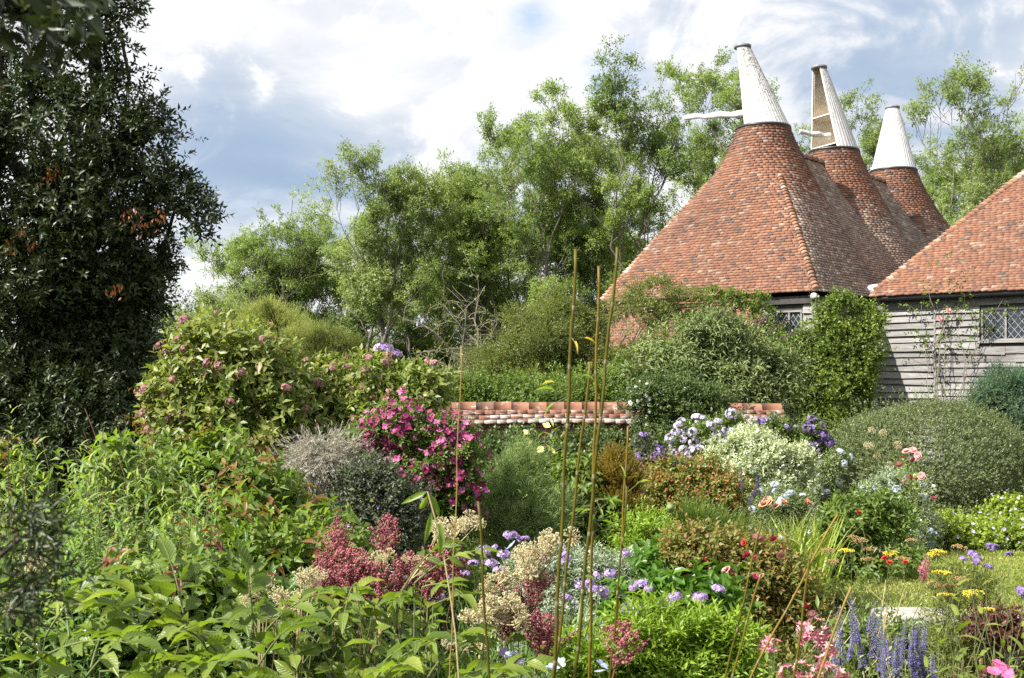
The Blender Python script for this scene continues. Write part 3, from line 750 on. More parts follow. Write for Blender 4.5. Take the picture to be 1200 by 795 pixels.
# ------------------------------------------------------------------ barn to the right: hipped tiled roof, silvered weatherboard
def build_barn():
    r = np.random.default_rng(33)
    A = -U                                                           # along the front, to the right
    b0 = 2.75                                                        # set back from the oast's corner
    V = O(0, b0, 0); LEN, DB = 11.0, 7.0; k = 1.10
    root = thing('barn', 'grey weatherboarded barn with a hipped red tiled roof and leaded window', 'barn', V)
    fr = V+B*.22
    win = (2.72, 3.85, 3.02, 3.80)
    Q = lambda a, b, z: V+np.multiply.outer(np.asarray(a, float), A)+np.multiply.outer(np.asarray(b, float), B)+np.multiply.outer(np.asarray(z, float), ZV)
    mb = MB(); cut_wall(mb, fr+A*.05, A, LEN-.3, -.3, ZE-.08, [(win[0]-.05, win[1]-.05, win[2], win[3])], -B, .12)
    cut_wall(mb, Q(LEN-.25, .22, 0), B, DB-.44, -.3, ZE-.08, [], A); cut_wall(mb, Q(.05, DB-.22, 0), A, LEN-.3, -.3, ZE-.08, [], B); cut_wall(mb, Q(.05, .22, 0), B, DB-.44, -.3, ZE-.08, [], -A)
    mb.build('timber_frame', M['tar'], root)
    mb = MB()
    seam = 1.62
    boards(mb, fr, A, seam, -.1, ZE-.18, -B, r, [], .175, mis=1.25)
    boards(mb, fr+A*(seam+.015), A, LEN-.3-seam, -.1, ZE-.18, -B, r, [(win[0]-seam-.015, win[1]-seam-.015, win[2], win[3])], .165, mis=1.0)
    box(mb, fr+A*(seam+.0)-B*.045+ZV*2, (.022, .02, 2.0), np.stack([A, B, ZV]), tint=.6)
    mb.build('weatherboarding', M['board'], root)
    leaded_window(root, fr, A, -B, *win)
    zr = ZE+k*DB/2; sl_ = math.hypot(DB/2, zr-ZE); upF = nrm(B*(DB/2)+ZV*(zr-ZE)); upB = nrm(-B*(DB/2)+ZV*(zr-ZE)); upS = nrm(A*(DB/2)+ZV*(zr-ZE))
    cs = (DB/2)/sl_
    rf = MB()
    plane_tiles(rf, Q(0, 0, ZE), A, upF, LEN, sl_, r, clip=lambda v: (v*cs, LEN+.05*0))
    plane_tiles(rf, Q(0, DB, ZE), A, upB, LEN, sl_, r, clip=lambda v: (v*cs, LEN))
    plane_tiles(rf, Q(0, 0, ZE), B, upS, DB, sl_, r, clip=lambda v: (v*cs, DB-v*cs))
    ro = rf.build('roof', M['tile'], root)
    hp = MB(); line = np.array([Q(s, s, ZE+k*s+.03) for s in np.linspace(DB/2, .12, 60)])
    bonnets(hp, line, lambda p: nrm(-A*.5-B*.5+ZV*.75), r, .14, .09)
    hp.build('hip_tiles', [M['bonnet'], M['mortar']], ro)
    g = MB(); n = 40; q = np.linspace(.25, LEN, n); th = np.linspace(-PI*.52, PI*.52, 8)   # half-round gutter
    Vv = np.array([Q(a, -.06, ZE-.085)+.058*(np.outer(np.sin(th), B)-np.outer(np.cos(th), ZV)) for a in q]); idx = np.arange(n*8).reshape(n, 8)
    f = np.stack([idx[:-1, :-1], idx[1:, :-1], idx[1:, 1:], idx[:-1, 1:]], -1).reshape(-1, 4)
    g.add(Vv.reshape(-1, 3), [f]); g.build('gutter', M['iron'], root)
    g = MB(); box(g, Q(LEN/2+.1, .1, ZE-.09), (LEN/2-.15, .07, .07), np.stack([A, B, ZV])); g.build('fascia', M['tar'], root)
    return root, Q, fr, A
barn, BQ, barn_fr, BA = build_barn()

# ------------------------------------------------------------------ garden wall with tiled coping
def garden_wall(x0, x1, y, ztop, label, drop=0.0, seed=3):
    r = np.random.default_rng(seed)
    root = thing('garden_wall', label, 'wall', ((x0+x1)/2, y, 0), 'tile capped garden walls')
    mb = MB(); box(mb, ((x0+x1)/2, y, (ztop-.42)/2-.1), ((x1-x0)/2, .17, (ztop-.42)/2+.1))
    box(mb, ((x0+x1)/2, y, ztop-.43), ((x1-x0)/2, .22, .035))
    mb.build('brick_wall', M['brick'], root)
    cp = MB()
    for sg in (-1, 1):
        for i in range(3):
            z1, z0 = ztop-.12-i*.085, ztop-.12-(i+1)*.085; y1, y0 = .085+i*.08, .085+(i+1)*.08
            q = np.linspace(x0-.03, x1+.03, 14); dz = np.sin(q*1.7)*.012+np.cumsum(r.normal(size=14))*.003
            top = np.stack([q, np.full(14, y+sg*y1), z1+dz], -1); bot = np.stack([q, np.full(14, y+sg*y0), z0+dz], -1)
            tiles_on(cp, top, bot, np.broadcast_to(nrm(np.array([0, sg*.75, .66])), top.shape), r, w=.20, lift=.036, shift=i*.5+r.random()*.3, tint_fn=lambda c, r_: np.clip(.30+r_.normal(size=len(c))*.13+.10*i, 0, 1))
    n = int((x1-x0)/.33)
    for i in range(n):                                               # saddle-back ridge pieces
        a, b = x0+(x1-x0)*i/n+.003, x0+(x1-x0)*(i+1)/n-.003; th = np.linspace(-1.5, 1.5, 9); c_, d_ = r.normal(size=2)*.006
        V = np.concatenate([[(a, y+.125*math.sin(t_), ztop-.16+c_+.16*math.cos(t_)**.8) for t_ in th], [(b, y+.125*math.sin(t_), ztop-.16+d_+.16*math.cos(t_)**.8) for t_ in th]])
        f = [[j, j+1, 9+j+1, 9+j] for j in range(8)]+[list(range(9)), list(range(17, 8, -1))]
        cp.add(V, f, tint=np.clip(.38+r.normal()*.10, 0, 1))
    cp.build('coping', M['coping'], root)
    return root
M['coping'] = tilemat('coping_tile', [(0, (.12, .06, .04)), (.4, (.225, .095, .052)), (.65, (.25, .125, .08)), (.85, (.33, .26, .21)), (1, (.40, .35, .30))], .9, True)
garden_wall((517-600)/F*22, (764-600)/F*22, 22.0, 1.69, 'sunlit brick garden wall capped with red and white lichened tiles')
garden_wall((846-600)/F*22.4, (915-600)/F*22.4, 22.4, 1.66, 'short shaded brick wall with brown tiles beneath the climber', seed=4)
garden_wall((478-600)/F*25, (520-600)/F*25, 25.0, 1.72, 'far end of brick wall glimpsed behind the pink flowered shrub', seed=5)

# stone edging in front of the lawn
def stone(x0, x1, y, label, seed, z=.06):
    r = np.random.default_rng(seed); n = 12
    th = np.arange(n)/n*2*PI; cx, w = (x0+x1)/2, (x1-x0)/2
    rr = 1+r.normal(size=n)*.05
    e = 4.0; px = cx+w*np.sign(np.cos(th))*np.abs(np.cos(th))**(2/e)*rr; py = y+.24*np.sign(np.sin(th))*np.abs(np.sin(th))**(2/e)*rr
    zt = z+r.normal(size=n)*.006
    mb = MB(); V = np.concatenate([np.stack([px, py, zt-.02], -1), np.stack([cx+(px-cx)*.95, y+(py-y)*.93, zt], -1), np.stack([px*1.0, py, np.full(n, z-.11)], -1)])
    f = [list(range(n, 2*n))]+[[i, (i+1) % n, n+(i+1) % n, n+i] for i in range(n)]+[[2*n+i, 2*n+(i+1) % n, (i+1) % n, i] for i in range(n)]
    mb.add(V, f); o = mb.build('edging_stone', M['stone']); tag(o, label, 'stone', 'stones edging the lawn'); return o
M['stone'] = plain('pale_sandstone', (.29, .27, .23), .9, var=.45, scale=9, bump=.5)
stone(3.28, 4.05, 10.42, 'pale edging stone at the left end, tilted behind the blue spikes', 1)
stone(4.10, 4.72, 10.34, 'edging stone behind the wiry yellow flowered shrub', 2)
stone(4.75, 5.25, 10.30, 'flat grey edging stone in front of the lawn at its right side', 3)
stone(5.30, 6.1, 10.32, 'last edging stone along the lawn, running out of view', 4)
def low_wall():
    r = np.random.default_rng(8); root = thing('dry_stone_wall', 'low rough stone wall holding up the lawn below the edging stones', 'wall', (4.7, 10.45, -.45))
    mb = MB()
    for row in range(4):
        x = 3.3-r.random()*.2
        while x < 6.6:
            w = r.uniform(.18, .4); box(mb, (x+w/2, 10.46+r.normal()*.02, -.40+row*.11), (w/2-.008, .16, .048), tint=r.random()); x += w
    mb.build('stonework', M['stone'], root)
low_wall()
# ------------------------------------------------------------------ woody plants
def grow(P, R, n, u0, u1, ang, ln, up, k, wob, prof=None, r=None):
    """n children per parent polyline P (N,m,3); returns polylines (N*n,k,3) and radii"""
    r = r or rng
    N, m, _ = P.shape
    u = np.sort(r.uniform(u0, u1, (N, n)), 1); x = u*(m-1); i = np.minimum(x.astype(int), m-2); f = (x-i)[..., None]
    a = np.take_along_axis(P, i[..., None], 1); b = np.take_along_axis(P, (i+1)[..., None], 1)
    st = a*(1-f)+b*f; d = nrm(b-a)
    rr = np.take_along_axis(R, i, 1)*(1-f[..., 0])+np.take_along_axis(R, i+1, 1)*f[..., 0]
    plen = np.linalg.norm(np.diff(P, axis=1), axis=-1).sum(1)[:, None]
    q = r.normal(size=(N, n, 3)); rd = nrm(q-d*np.sum(q*d, -1, keepdims=True))
    th = rad(ang)*r.uniform(.65, 1.3, (N, n))[..., None]
    dr = d*np.cos(th)+rd*np.sin(th)
    L = plen*ln*r.uniform(.7, 1.25, (N, n))*(prof(u) if prof else 1)
    L = L.reshape(-1); dr = dr.reshape(-1, 3); st = st.reshape(-1, 3); rr = rr.reshape(-1)
    pts = [st]; cur = dr
    for j in range(1, k):
        cur = nrm(cur+np.array([0, 0, up/(k-1)])+r.normal(size=cur.shape)*wob)
        pts.append(pts[-1]+cur*(L/(k-1))[:, None])
    C = np.stack(pts, 1); r0 = np.minimum(rr*.62, .02*L+.003)
    return C, r0[:, None]*np.linspace(1, .25, k)[None]
def stems_up(base, tops, r0, k=9, wob=.03, bow=.15, r=None):
    """polylines rising from BASE to each of TOPS, leaving it steeply"""
    r = r or rng
    tops = np.asarray(tops, float); n = len(tops); q = np.linspace(0, 1, k)[None, :, None]
    base = np.broadcast_to(np.asarray(base, float), tops.shape)
    h = tops-base; P = base[:, None]+h[:, None]*np.concatenate([q**(1+bow*3), q**(1+bow*3), q**(1-bow)], -1)
    w = np.cumsum(r.normal(size=(n, k, 3))*wob, 1)*np.linalg.norm(h, axis=-1)[:, None, None]*np.array([1, 1, .3]); w[:, 0] = 0
    w -= w[:, -1:]*q
    return P+w, np.broadcast_to(np.asarray(r0, float).reshape(-1, 1), (n, 1))*np.linspace(1, .3, k)[None]
M['bark_ash'] = barkmat('ash_bark', (.06, .05, .04), (.15, .13, .105), 8)
M['bark_grey'] = barkmat('grey_twig', (.10, .085, .07), (.24, .21, .17), 20)
M['bark_dark'] = barkmat('dark_bark', (.02, .016, .012), (.06, .048, .036), 12)
M['stem_green'] = barkmat('green_stem', (.05, .07, .02), (.11, .13, .04), 20, .1)
M['stem_red'] = barkmat('reddish_stem', (.08, .035, .02), (.17, .075, .04), 20, .1)
M['lf_ash'] = leafmat('ash_leaf', [(.06, .085, .028), (.09, .122, .038), (.125, .16, .052), (.17, .195, .07)], .48, gain=1.75, hue=(1, 1.0, 1.0))
M['lf_ash2'] = leafmat('ash_leaf_pale', [(.075, .10, .042), (.11, .138, .056), (.145, .175, .075), (.19, .21, .10)], .48, gain=1.75, hue=(1, 1.0, 1.0))
M['lf_dark'] = leafmat('evergreen_leaf', [(.010, .020, .007), (.022, .038, .012), (.034, .052, .018), (.07, .08, .03)], .16, .42, .35, gain=1.1)
M['lf_yew'] = leafmat('yew_leaf', [(.010, .020, .010), (.020, .036, .016), (.035, .055, .022)], .12)

def ash_tree(name, label, base, H, spread, stems=3, seed=1, dens=1.0, mt='lf_ash', lowest=.22, group='tall trees behind the garden', sparse_top=0, cat='tree'):
    r = np.random.default_rng(seed); global rng; keep = rng; rng = r
    root = thing(name, label, cat, base, group)
    b = np.asarray(base, float)
    tops = [b+[spread*.50*math.cos(a), spread*.50*math.sin(a), H*r.uniform(.70, .92)] for a in np.arange(stems)/max(stems, 1)*2*PI+r.random()*6]
    P0, R0 = stems_up(b+r.normal(size=(stems, 3))*[.3, .3, 0], np.array(tops), H*.0105, 12, .022, .12, r); R0 = R0*np.linspace(1, .2, 12)
    pf = lambda u: .62+.62*np.sin(np.clip((u-lowest)/(1-lowest), 0, 1)*PI*.85+.25)
    P1, R1 = grow(P0, R0, int(17*dens/(stems**.3)), lowest, 1.0, 46, .40*spread/H*2.2, 1.0, 7, .12, pf, r)
    P2, R2 = grow(P1, R1, 5, .3, 1.0, 44, .46, .55, 5, .16, None, r)
    P3, R3 = grow(P2, R2, 3, .4, 1.0, 40, .55, .4, 4, .16, None, r); R3 = np.maximum(R3, .006)
    k = H/(np.percentile(P3[:, -1, 2], 99.3)-b[2]+.15)                  # the whole tree is as tall as asked
    for q in (P0, P1, P2, P3): q[..., 2] = b[2]+(q[..., 2]-b[2])*k
    wood = MB(); tubes(wood, P0, R0, 7); tubes(wood, P1, R1, 5); tubes(wood, P2, np.maximum(R2, .012), 4); tubes(wood, P3, R3, 3)
    wood.build('trunk', M['bark_ash'], root, True)
    E = np.concatenate([P3[:, -1], P3[:, 2], P2[:, -1]]); Dr = nrm(np.concatenate([P3[:, -1]-P3[:, -2], P3[:, 2]-P3[:, 1], P2[:, -1]-P2[:, -2]]))
    # tufts of leaves at the twig ends; some boughs are barer, so the sky shows through
    g = np.sin(E[:, 0]*.9+seed)*np.sin(E[:, 2]*.8+seed*2)*np.sin(E[:, 1]*.9)
    kp = r.random(len(E)) < np.clip(.74+.5*g, .15, 1)
    if sparse_top: kp &= r.random(len(E)) < np.clip(1.25-sparse_top*(E[:, 2]-b[2])/H, .10, 1)
    E, Dr = E[kp], Dr[kp]; m = 10
    tint = np.clip(.45+.28*np.sin(E[:, 0]*.7+E[:, 2]*.6+seed)+r.normal(size=len(E))*.2, 0, 1)
    E2 = np.repeat(E, m, 0)+r.normal(size=(len(E)*m, 3))*[.13, .13, .10]; D2 = nrm(np.repeat(Dr, m, 0)*.5+r.normal(size=(len(E)*m, 3))*.8)
    cr = MB(); sprigs(cr, E2, D2, .30, 5, .16, .07, 60, -.1, LO, np.repeat(tint, m), .2, clus=.75, flat=.8)
    cr.build('crown', M[mt], root)
    rng = keep
    return root
def grd(px, D, z=0): return np.array([(px-600)/F*D, D, z])

def crown_pts(lobes, per_area, subs=12, subr=.36, cut=.62, back=.45, zmin=-9, upb=.25, lump=1.0, shell=.10, rough=.20, shoots=.07):
    """points spread over lumpy lobes (centre, radii); returns points, outward directions, lump number"""
    Pp, Nn, Id = [], [], []; cnt = 0
    cs = np.array([c for c, _ in lobes]); rs_ = np.array([r for _, r in lobes])
    for c, r in zip(cs, rs_):
        d = rdir(subs*2); d[:, 2] += upb; d = nrm(d); d = d[d[:, 1] < .75][:subs]
        sc = c+d*r*rng.uniform(.5, .95, (len(d), 1)); sr = subr*r.mean()*rng.uniform(.5, 1.45, len(d))*lump
        allc = np.concatenate([sc, c[None]]); allr = np.concatenate([np.stack([sr*1.1, sr, sr*.85], -1), r[None]*(.84 if subs > 2 else .98)])
        for q, w in zip(allc, allr):
            area = 4*PI*(((w[0]*w[1])**1.6+(w[0]*w[2])**1.6+(w[1]*w[2])**1.6)/3)**(1/1.6)
            n = int(area*per_area)+1
            o = rdir(n); K = rng.normal(size=(4, 3))*3.2
            wav = np.sin(o@K.T+rng.random(4)*6).mean(1)*2*rough
            rad_ = (1-np.abs(rng.normal(size=n))*shell+wav)+rng.normal(size=n)*.04
            sh = rng.random(n) < shoots; rad_[sh] += rng.uniform(.05, .30, sh.sum())
            Pp.append(q+o*w*rad_[:, None]); Nn.append(nrm(o/w)); Id.append(np.full(n, cnt)); cnt += 1
    P, N, I = np.concatenate(Pp), np.concatenate(Nn), np.concatenate(Id)
    q = np.linalg.norm((P[:, None]-cs[None])/rs_[None], axis=-1).min(1)
    far = (N[:, 1] > .35)
    k = (q > cut) & (P[:, 2] > zmin) & (~far | (rng.random(len(P)) < back))
    return P[k], N[k], I[k]
def px_lobes(D, lobes, dy=.85):
    out = []
    for lb in lobes:
        px, py, rx, rz = lb[:4]; off = lb[4] if len(lb) > 4 else 0
        Dd = D+off; out.append((S(px, py, Dd), np.array([s_(rx, Dd), s_(rx, Dd)*dy, s_(rz, Dd)])))
    return out
def shrub(name, label, cat, D, lobes, mt, L, W, k=6, SL=.12, cover=1.5, ang=55, up=.35, tpl=MD, subs=12, subr=.36, cut=.62, back=.45, clus=.45, tipt=0., dy=.85,
          stems=10, bark='bark_grey', stem_r=.012, group=None, bend=1.0, core=True, base=None, lump=1.0, jit=.4, flat=.5, part='foliage', root=None, shell=.10, zb=None, taper=.35, upb=.25, rough=.32, shoots=.13, skirt=True, thin=None):
    """a bush: lumpy crown of leafy sprigs on stems that rise from its foot; lobes in photo pixels at distance D"""
    Lb = px_lobes(D, lobes, dy) if not isinstance(lobes[0][0], np.ndarray) else lobes
    cs = np.array([c for c, _ in Lb])
    if base is None: base = np.array([cs[:, 0].mean(), cs[:, 1].mean(), 0]); base[2] = gz(base[0], base[1]) if zb is None else zb
    if skirt and zb is None:                                          # branches down to the soil
        zlo = min(c[2]-r[2]*.3 for c, r in Lb); x0 = min(c[0]-r[0]*.8 for c, r in Lb); x1 = max(c[0]+r[0]*.8 for c, r in Lb)
        if zlo-base[2] > .25:
            nn = max(int(round((x1-x0)/(1.6*(zlo-base[2])+.2))), 1)
            for i in range(nn): Lb = Lb+[(np.array([x0+(x1-x0)*(i+.5)/nn, cs[:, 1].mean()+.05, (zlo+base[2])/2]), np.array([(x1-x0)/nn*.55, min((x1-x0)/nn*.55, .5+.2*(x1-x0)), (zlo-base[2])*.62]))]
    new = root is None
    if new: root = thing(name, label, cat, base, group)
    per = cover/(k*L*W*.55)
    P, N, I = crown_pts(Lb, per, subs, subr, cut, back, base[2]+.03, upb, lump, shell, rough, shoots)
    if thin is not None: q = thin(P); k_ = rng.random(len(P)) < q; P, N, I = P[k_], N[k_], I[k_]
    it = rng.random(I.max()+1)
    mb = MB(); sprigs(mb, P-N*SL*.5, N, SL, k, L, W, ang, up, tpl, np.clip(it[I]*.6+rng.random(len(P))*.4, 0, 1), jit, bend, clus, tipt=tipt, flat=flat, taper=taper)
    mb.build(part, M[mt], root)
    if stems:
        c, r = cs[rng.integers(len(cs), size=stems)], np.array([r for _, r in Lb])[rng.integers(len(cs), size=stems)]
        tops = c+rdir(stems)*r*.45
        Pq, Rq = stems_up(base+rng.normal(size=(stems, 3))*[.06, .06, 0], tops, stem_r, 7, .03, .2)
        w = MB(); tubes(w, Pq, Rq, 5); P2, R2 = grow(Pq, Rq, 5, .3, .95, 40, .17, .3, 4, .12); tubes(w, P2, np.maximum(R2, .0025), 3)
        w.build('stem', M[bark], root, True)
    if core:                                                          # twiggy heart of the bush
        w = MB()
        for c, r in Lb:
            ll = min(r.mean()*.2, max(.04, 1.3*L)); n = int(min(16*(r.mean()/ll)**2, 6000)); o = rdir(n); pp = c+o*r*rng.uniform(.15 if subs > 2 else .6, .70 if subs > 2 else .90, (n, 1)); ax = rdir(n)+o*.6
            leaves(w, pp, ax, perp(nrm(ax)), np.full(n, min(r.mean()*.2, max(.04, 1.3*L))), np.full(n, min(r.mean()*.13, max(.025, 1.5*W, .7*L))), MD)
        w.build('inner_foliage', M[mt], root)
    root['_lobes'] = 0
    del root['_lobes']
    return root, Lb, (P, N)
def pick_front(P, N, n, up=.1, zlo=None, sep=0.0):
    """n points of a crown's surface that look up and towards the camera, spread apart"""
    sc = -N[:, 1]*.7+N[:, 2]*up+rng.random(len(P))*.25
    ok = np.where(sc > .15)[0]
    if len(ok) == 0: ok = np.arange(len(P))
    ok = rng.permutation(ok); sel = []
    for i in ok:
        if all(np.linalg.norm(P[i]-P[j]) > sep for j in sel[-200:]): sel.append(i)
        if len(sel) >= n: break
    return P[sel], N[sel]

# ---- flower heads (shared mesh data, built once at the origin, facing +Z)
def mdata(name, mb, mats, smooth=False): return mb.data(name, mats, smooth)
def floret(mb, c, n, r, petals=5, w=.75, tint=None, mi=0, cup=.25, tpl=PE, spin=None):
    c, n = np.atleast_2d(c), nrm(np.atleast_2d(n)); k = len(c)
    a = perp(n); b = np.cross(n, a); sp = rng.random((k, 1))*6 if spin is None else spin
    ph = np.arange(petals)*2*PI/petals+sp
    ax = a[:, None]*np.cos(ph)[..., None]+b[:, None]*np.sin(ph)[..., None]; ax = nrm(ax+n[:, None]*cup)
    r = np.broadcast_to(np.asarray(r, float).reshape(-1, 1), (k, petals))
    tt = rng.random((k, 1))*np.ones((1, petals)) if tint is None else np.full((k, petals), tint)
    tt = np.clip(tt+rng.normal(size=tt.shape)*.08, 0, 1)
    leaves(mb, np.repeat(c, petals, 0), ax.reshape(-1, 3), np.repeat(n, petals, 0), r.ravel(), r.ravel()*w, tpl, tt.ravel(), mi)
def blobs(mb, c, r, tint=None, mi=0):
    """small irregular octahedra"""
    c = np.atleast_2d(c); n = len(c); r = np.broadcast_to(np.asarray(r, float), (n,))
    o = np.array([(1, 0, 0), (-1, 0, 0), (0, 1, 0), (0, -1, 0), (0, 0, 1), (0, 0, -1)], float)
    V = c[:, None]+o[None]*r[:, None, None]*rng.uniform(.7, 1.25, (n, 6, 1)); f = np.array([(0, 2, 4), (2, 1, 4), (1, 3, 4), (3, 0, 4), (2, 0, 5), (1, 2, 5), (3, 1, 5), (0, 3, 5)])
    tt = rng.random(n) if tint is None else np.broadcast_to(tint, (n,))
    mb.add(V.reshape(-1, 3), [((np.arange(n)*6)[:, None, None]+f).reshape(-1, 3)], tint=np.repeat(tt, 6), mi=mi)
def dome_dirs(n, lo=.0): d = rdir(n*3); d[:, 2] = np.abs(d[:, 2])*(1-lo)+lo; return nrm(d)[:n]
def head_dome(name, R, n, fr, mt, petals=5, flat=.6, w=.75):
    mb = MB(); d = dome_dirs(n); floret(mb, d*R*[1, 1, flat], d, fr, petals, w)
    tubes(mb, np.stack([np.zeros((n//2, 3))-[0, 0, R*.4], (d*R*[1, 1, flat])[:n//2]], 1), R*.025, 3, mi=1)
    return mdata(name, mb, [M[mt], M['stem_green']])
def head_umbel(name, R, n, mt):
    mb = MB(); d = rdir(n); d = d[d[:, 2] > -.55]; rr = R*rng.uniform(.85, 1.08, (len(d), 1)); blobs(mb, d*rr, R*.11, rng.random(len(d)))
    blobs(mb, d*rr*1.06+rng.normal(size=d.shape)*R*.05, R*.05, .5+rng.random(len(d))*.5)
    tubes(mb, np.stack([np.zeros_like(d), d*rr*.95], 1), R*.022, 3, tint=.2, mi=1); return mdata(name, mb, [M[mt], M['umbel_stalk']])
def head_flat(name, R, n, mt):
    mb = MB(); q = np.sqrt(rng.random(n))*R; a = rng.random(n)*6.28
    c = np.stack([q*np.cos(a), q*np.sin(a), .012*(1-(q/R)**2)+rng.normal(size=n)*.0025], -1); blobs(mb, c, R*.085)
    k = 16; e = c[:k]-[0, 0, .006]; mid = e*[.25, .25, 0]-[0, 0, R*.75]; tubes(mb, np.stack([mid, e], 1), R*.02, 3, mi=1)
    return mdata(name, mb, [M[mt], M['stem_green']])
def head_rose(name, R, mt, layers=4):
    mb = MB()
    for i in range(layers):
        q = i/(layers-1); floret(mb, np.array([[0, 0, R*.15*(1-q)]]), np.array([[0, 0, 1.]]), R*(.55+.45*q), 4+i, 1.0, .2+.6*(1-q), cup=2.2-1.9*q)
    blobs(mb, np.array([[0, 0, R*.2]]), R*.12, .9)
    return mdata(name, mb, M[mt])
def head_plume(name, H, R, mt):
    """feathery pyramid of side sprays"""
    mb = MB(); n = 30; u = np.linspace(.02, 1, n); a = np.arange(n)*2.4; rr = R*1.35*(1-u)**.8*rng.uniform(.55, 1.2, n)+R*.14
    dr = nrm(np.stack([np.cos(a), np.sin(a), .75+rng.normal(size=n)*.2], -1)); st = np.stack([np.zeros(n), np.zeros(n), u*H*.92], -1)
    for s, d, l in zip(st, dr, rr):
        m = max(int(l/.0034), 4); q = rng.random(m)**.6; blobs(mb, s+np.outer(q*l, d)+[0, 0, 1]*np.outer(q*q*l*.25, [1])+rng.normal(size=(m, 3))*.004, rng.uniform(.0028, .0055, m))
    tubes(mb, np.stack([st, st+dr*rr[:, None]*.95], 1), .0012, 3, mi=1); tubes(mb, np.array([[(0, 0, -H*.2), (0, 0, H)]]), .003, 4, mi=1)
    return mdata(name, mb, [M[mt], M['stem_red']])
def head_spike(name, H, R, mt, whorls=22):
    mb = MB(); u = np.linspace(0, 1, whorls)
    for i, q in enumerate(u):
        k = 9 if q < .8 else 6; a = rng.random()*6+np.arange(k)*2*PI/k; rr = R*(1-.65*q**1.5)*rng.uniform(.75, 1.15)
        ax = nrm(np.stack([np.cos(a), np.sin(a), np.full(k, .45)+rng.normal(size=k)*.2], -1)); c = np.stack([np.cos(a)*.004, np.sin(a)*.004, np.full(k, q*H)], -1)
        leaves(mb, c, ax, np.tile([0, 0, 1.], (k, 1)), np.full(k, rr), np.full(k, rr*.55), MD, np.clip(rng.random(k)*.7+.3*q, 0, 1))
        blobs(mb, c+ax*rr*.9, rr*.16, rng.random(k))
    tubes(mb, np.array([[(0, 0, -H*.3), (0, 0, H)]]), .0028, 4, mi=1); return mdata(name, mb, [M[mt], M['stem_green']])
def head_lily(name, R, mt):
    mb = MB(); d = dome_dirs(7, .1)
    for q in d:
        floret(mb, (q*R*.55)[None], q[None], R*.62, 6, .42, cup=.9, tpl=HI)
    tubes(mb, np.stack([np.zeros((7, 3))-[0, 0, R*.6], d*R*.55], 1), R*.03, 3, mi=1)
    return mdata(name, mb, [M[mt], M['stem_green']])
def pm(k, cols, **kw): M[k] = petalmat(k+'_petal', cols, **kw)
pm('dusky_pink', [(.30, .13, .14), (.45, .22, .24), (.58, .36, .36)])
pm('lilac', [(.36, .22, .55), (.48, .34, .66), (.62, .50, .75)])
pm('pale_lilac', [(.48, .42, .64), (.60, .54, .72), (.75, .72, .80)])
pm('purple', [(.18, .10, .34), (.28, .18, .45), (.42, .32, .58)])
pm('deep_purple', [(.05, .03, .14), (.10, .06, .24), (.18, .11, .34)])
pm('magenta', [(.12, .007, .048), (.20, .013, .078), (.29, .028, .115), (.44, .14, .28)], trans=.12)
pm('cream', [(.62, .54, .34), (.74, .66, .44), (.82, .76, .58)], trans=.45)
pm('coral', [(.28, .065, .09), (.42, .125, .15), (.56, .24, .24)])
pm('yellow', [(.55, .42, .02), (.68, .55, .04), (.75, .65, .15)])
pm('pale_yellow', [(.62, .60, .14), (.75, .72, .25), (.8, .78, .4)])
pm('blue_violet', [(.20, .16, .46), (.29, .25, .58), (.42, .39, .70)])
pm('pink', [(.55, .14, .22), (.68, .24, .32), (.78, .42, .46)])
pm('rose_pink', [(.65, .28, .30), (.75, .42, .40), (.82, .62, .58)])
pm('peach', [(.70, .30, .16), (.78, .42, .26), (.82, .58, .42)])
pm('hot_pink', [(.52, .03, .16), (.66, .06, .24), (.72, .2, .35)])
pm('red', [(.42, .02, .02), (.58, .05, .04), (.65, .12, .1)])
pm('white', [(.62, .62, .60), (.74, .74, .72), (.82, .82, .80)])
pm('powder_blue', [(.42, .48, .68), (.56, .62, .76), (.72, .76, .82)])
pm('brown_seed', [(.22, .13, .05), (.34, .22, .09), (.45, .32, .14)], trans=.1)
M['umbel_stalk'] = barkmat('umbel_stalk', (.28, .22, .11), (.44, .36, .19), 20, .1)
H = {}
H['dome_pink'] = head_dome('pink_head', .055, 26, .020, 'dusky_pink')
H['dome_lilac'] = head_dome('lilac_head', .075, 34, .026, 'lilac')
H['dome_pale'] = head_dome('pale_lilac_head', .085, 34, .028, 'pale_lilac')
H['dome_purple'] = head_dome('purple_head', .085, 34, .026, 'purple')
H['dome_deep'] = head_dome('deep_purple_head', .07, 30, .022, 'deep_purple')
H['dome_white'] = head_dome('white_head', .07, 34, .022, 'white')
H['dome_blue'] = head_dome('powder_blue_head', .065, 32, .022, 'powder_blue')
H['scab'] = head_dome('lilac_button', .026, 26, .012, 'lilac', flat=.35)
H['verb'] = head_dome('violet_button', .022, 26, .009, 'purple', flat=.5)
for q, R in (('umbel_a', .036), ('umbel_b', .031), ('umbel_c', .025)): H[q] = head_umbel('cream_'+q, R, 90, 'cream')
H['flat_yellow'] = head_flat('yellow_flat_head', .05, 130, 'yellow')
H['flat_brown'] = head_flat('brown_flat_head', .042, 110, 'brown_seed')
H['rose'] = head_rose('pink_rose', .055, 'rose_pink'); H['rose_peach'] = head_rose('peach_rose', .06, 'peach'); H['rose_hot'] = head_rose('hot_pink_rose', .042, 'hot_pink'); H['rose_red'] = head_rose('red_rose', .038, 'red'); H['rose_white'] = head_rose('white_rose', .045, 'white')
H['plume_a'] = head_plume('coral_plume', .20, .062, 'coral'); H['plume_b'] = head_plume('coral_plume_short', .15, .055, 'coral'); H['plume_c'] = head_plume('coral_plume_wide', .17, .075, 'coral')
H['spike_a'] = head_spike('violet_spike', .21, .018, 'blue_violet', 26); H['spike_b'] = head_spike('violet_spike_short', .15, .017, 'blue_violet', 20); H['spike_pale'] = head_spike('pale_spike', .22, .03, 'purple', 18)
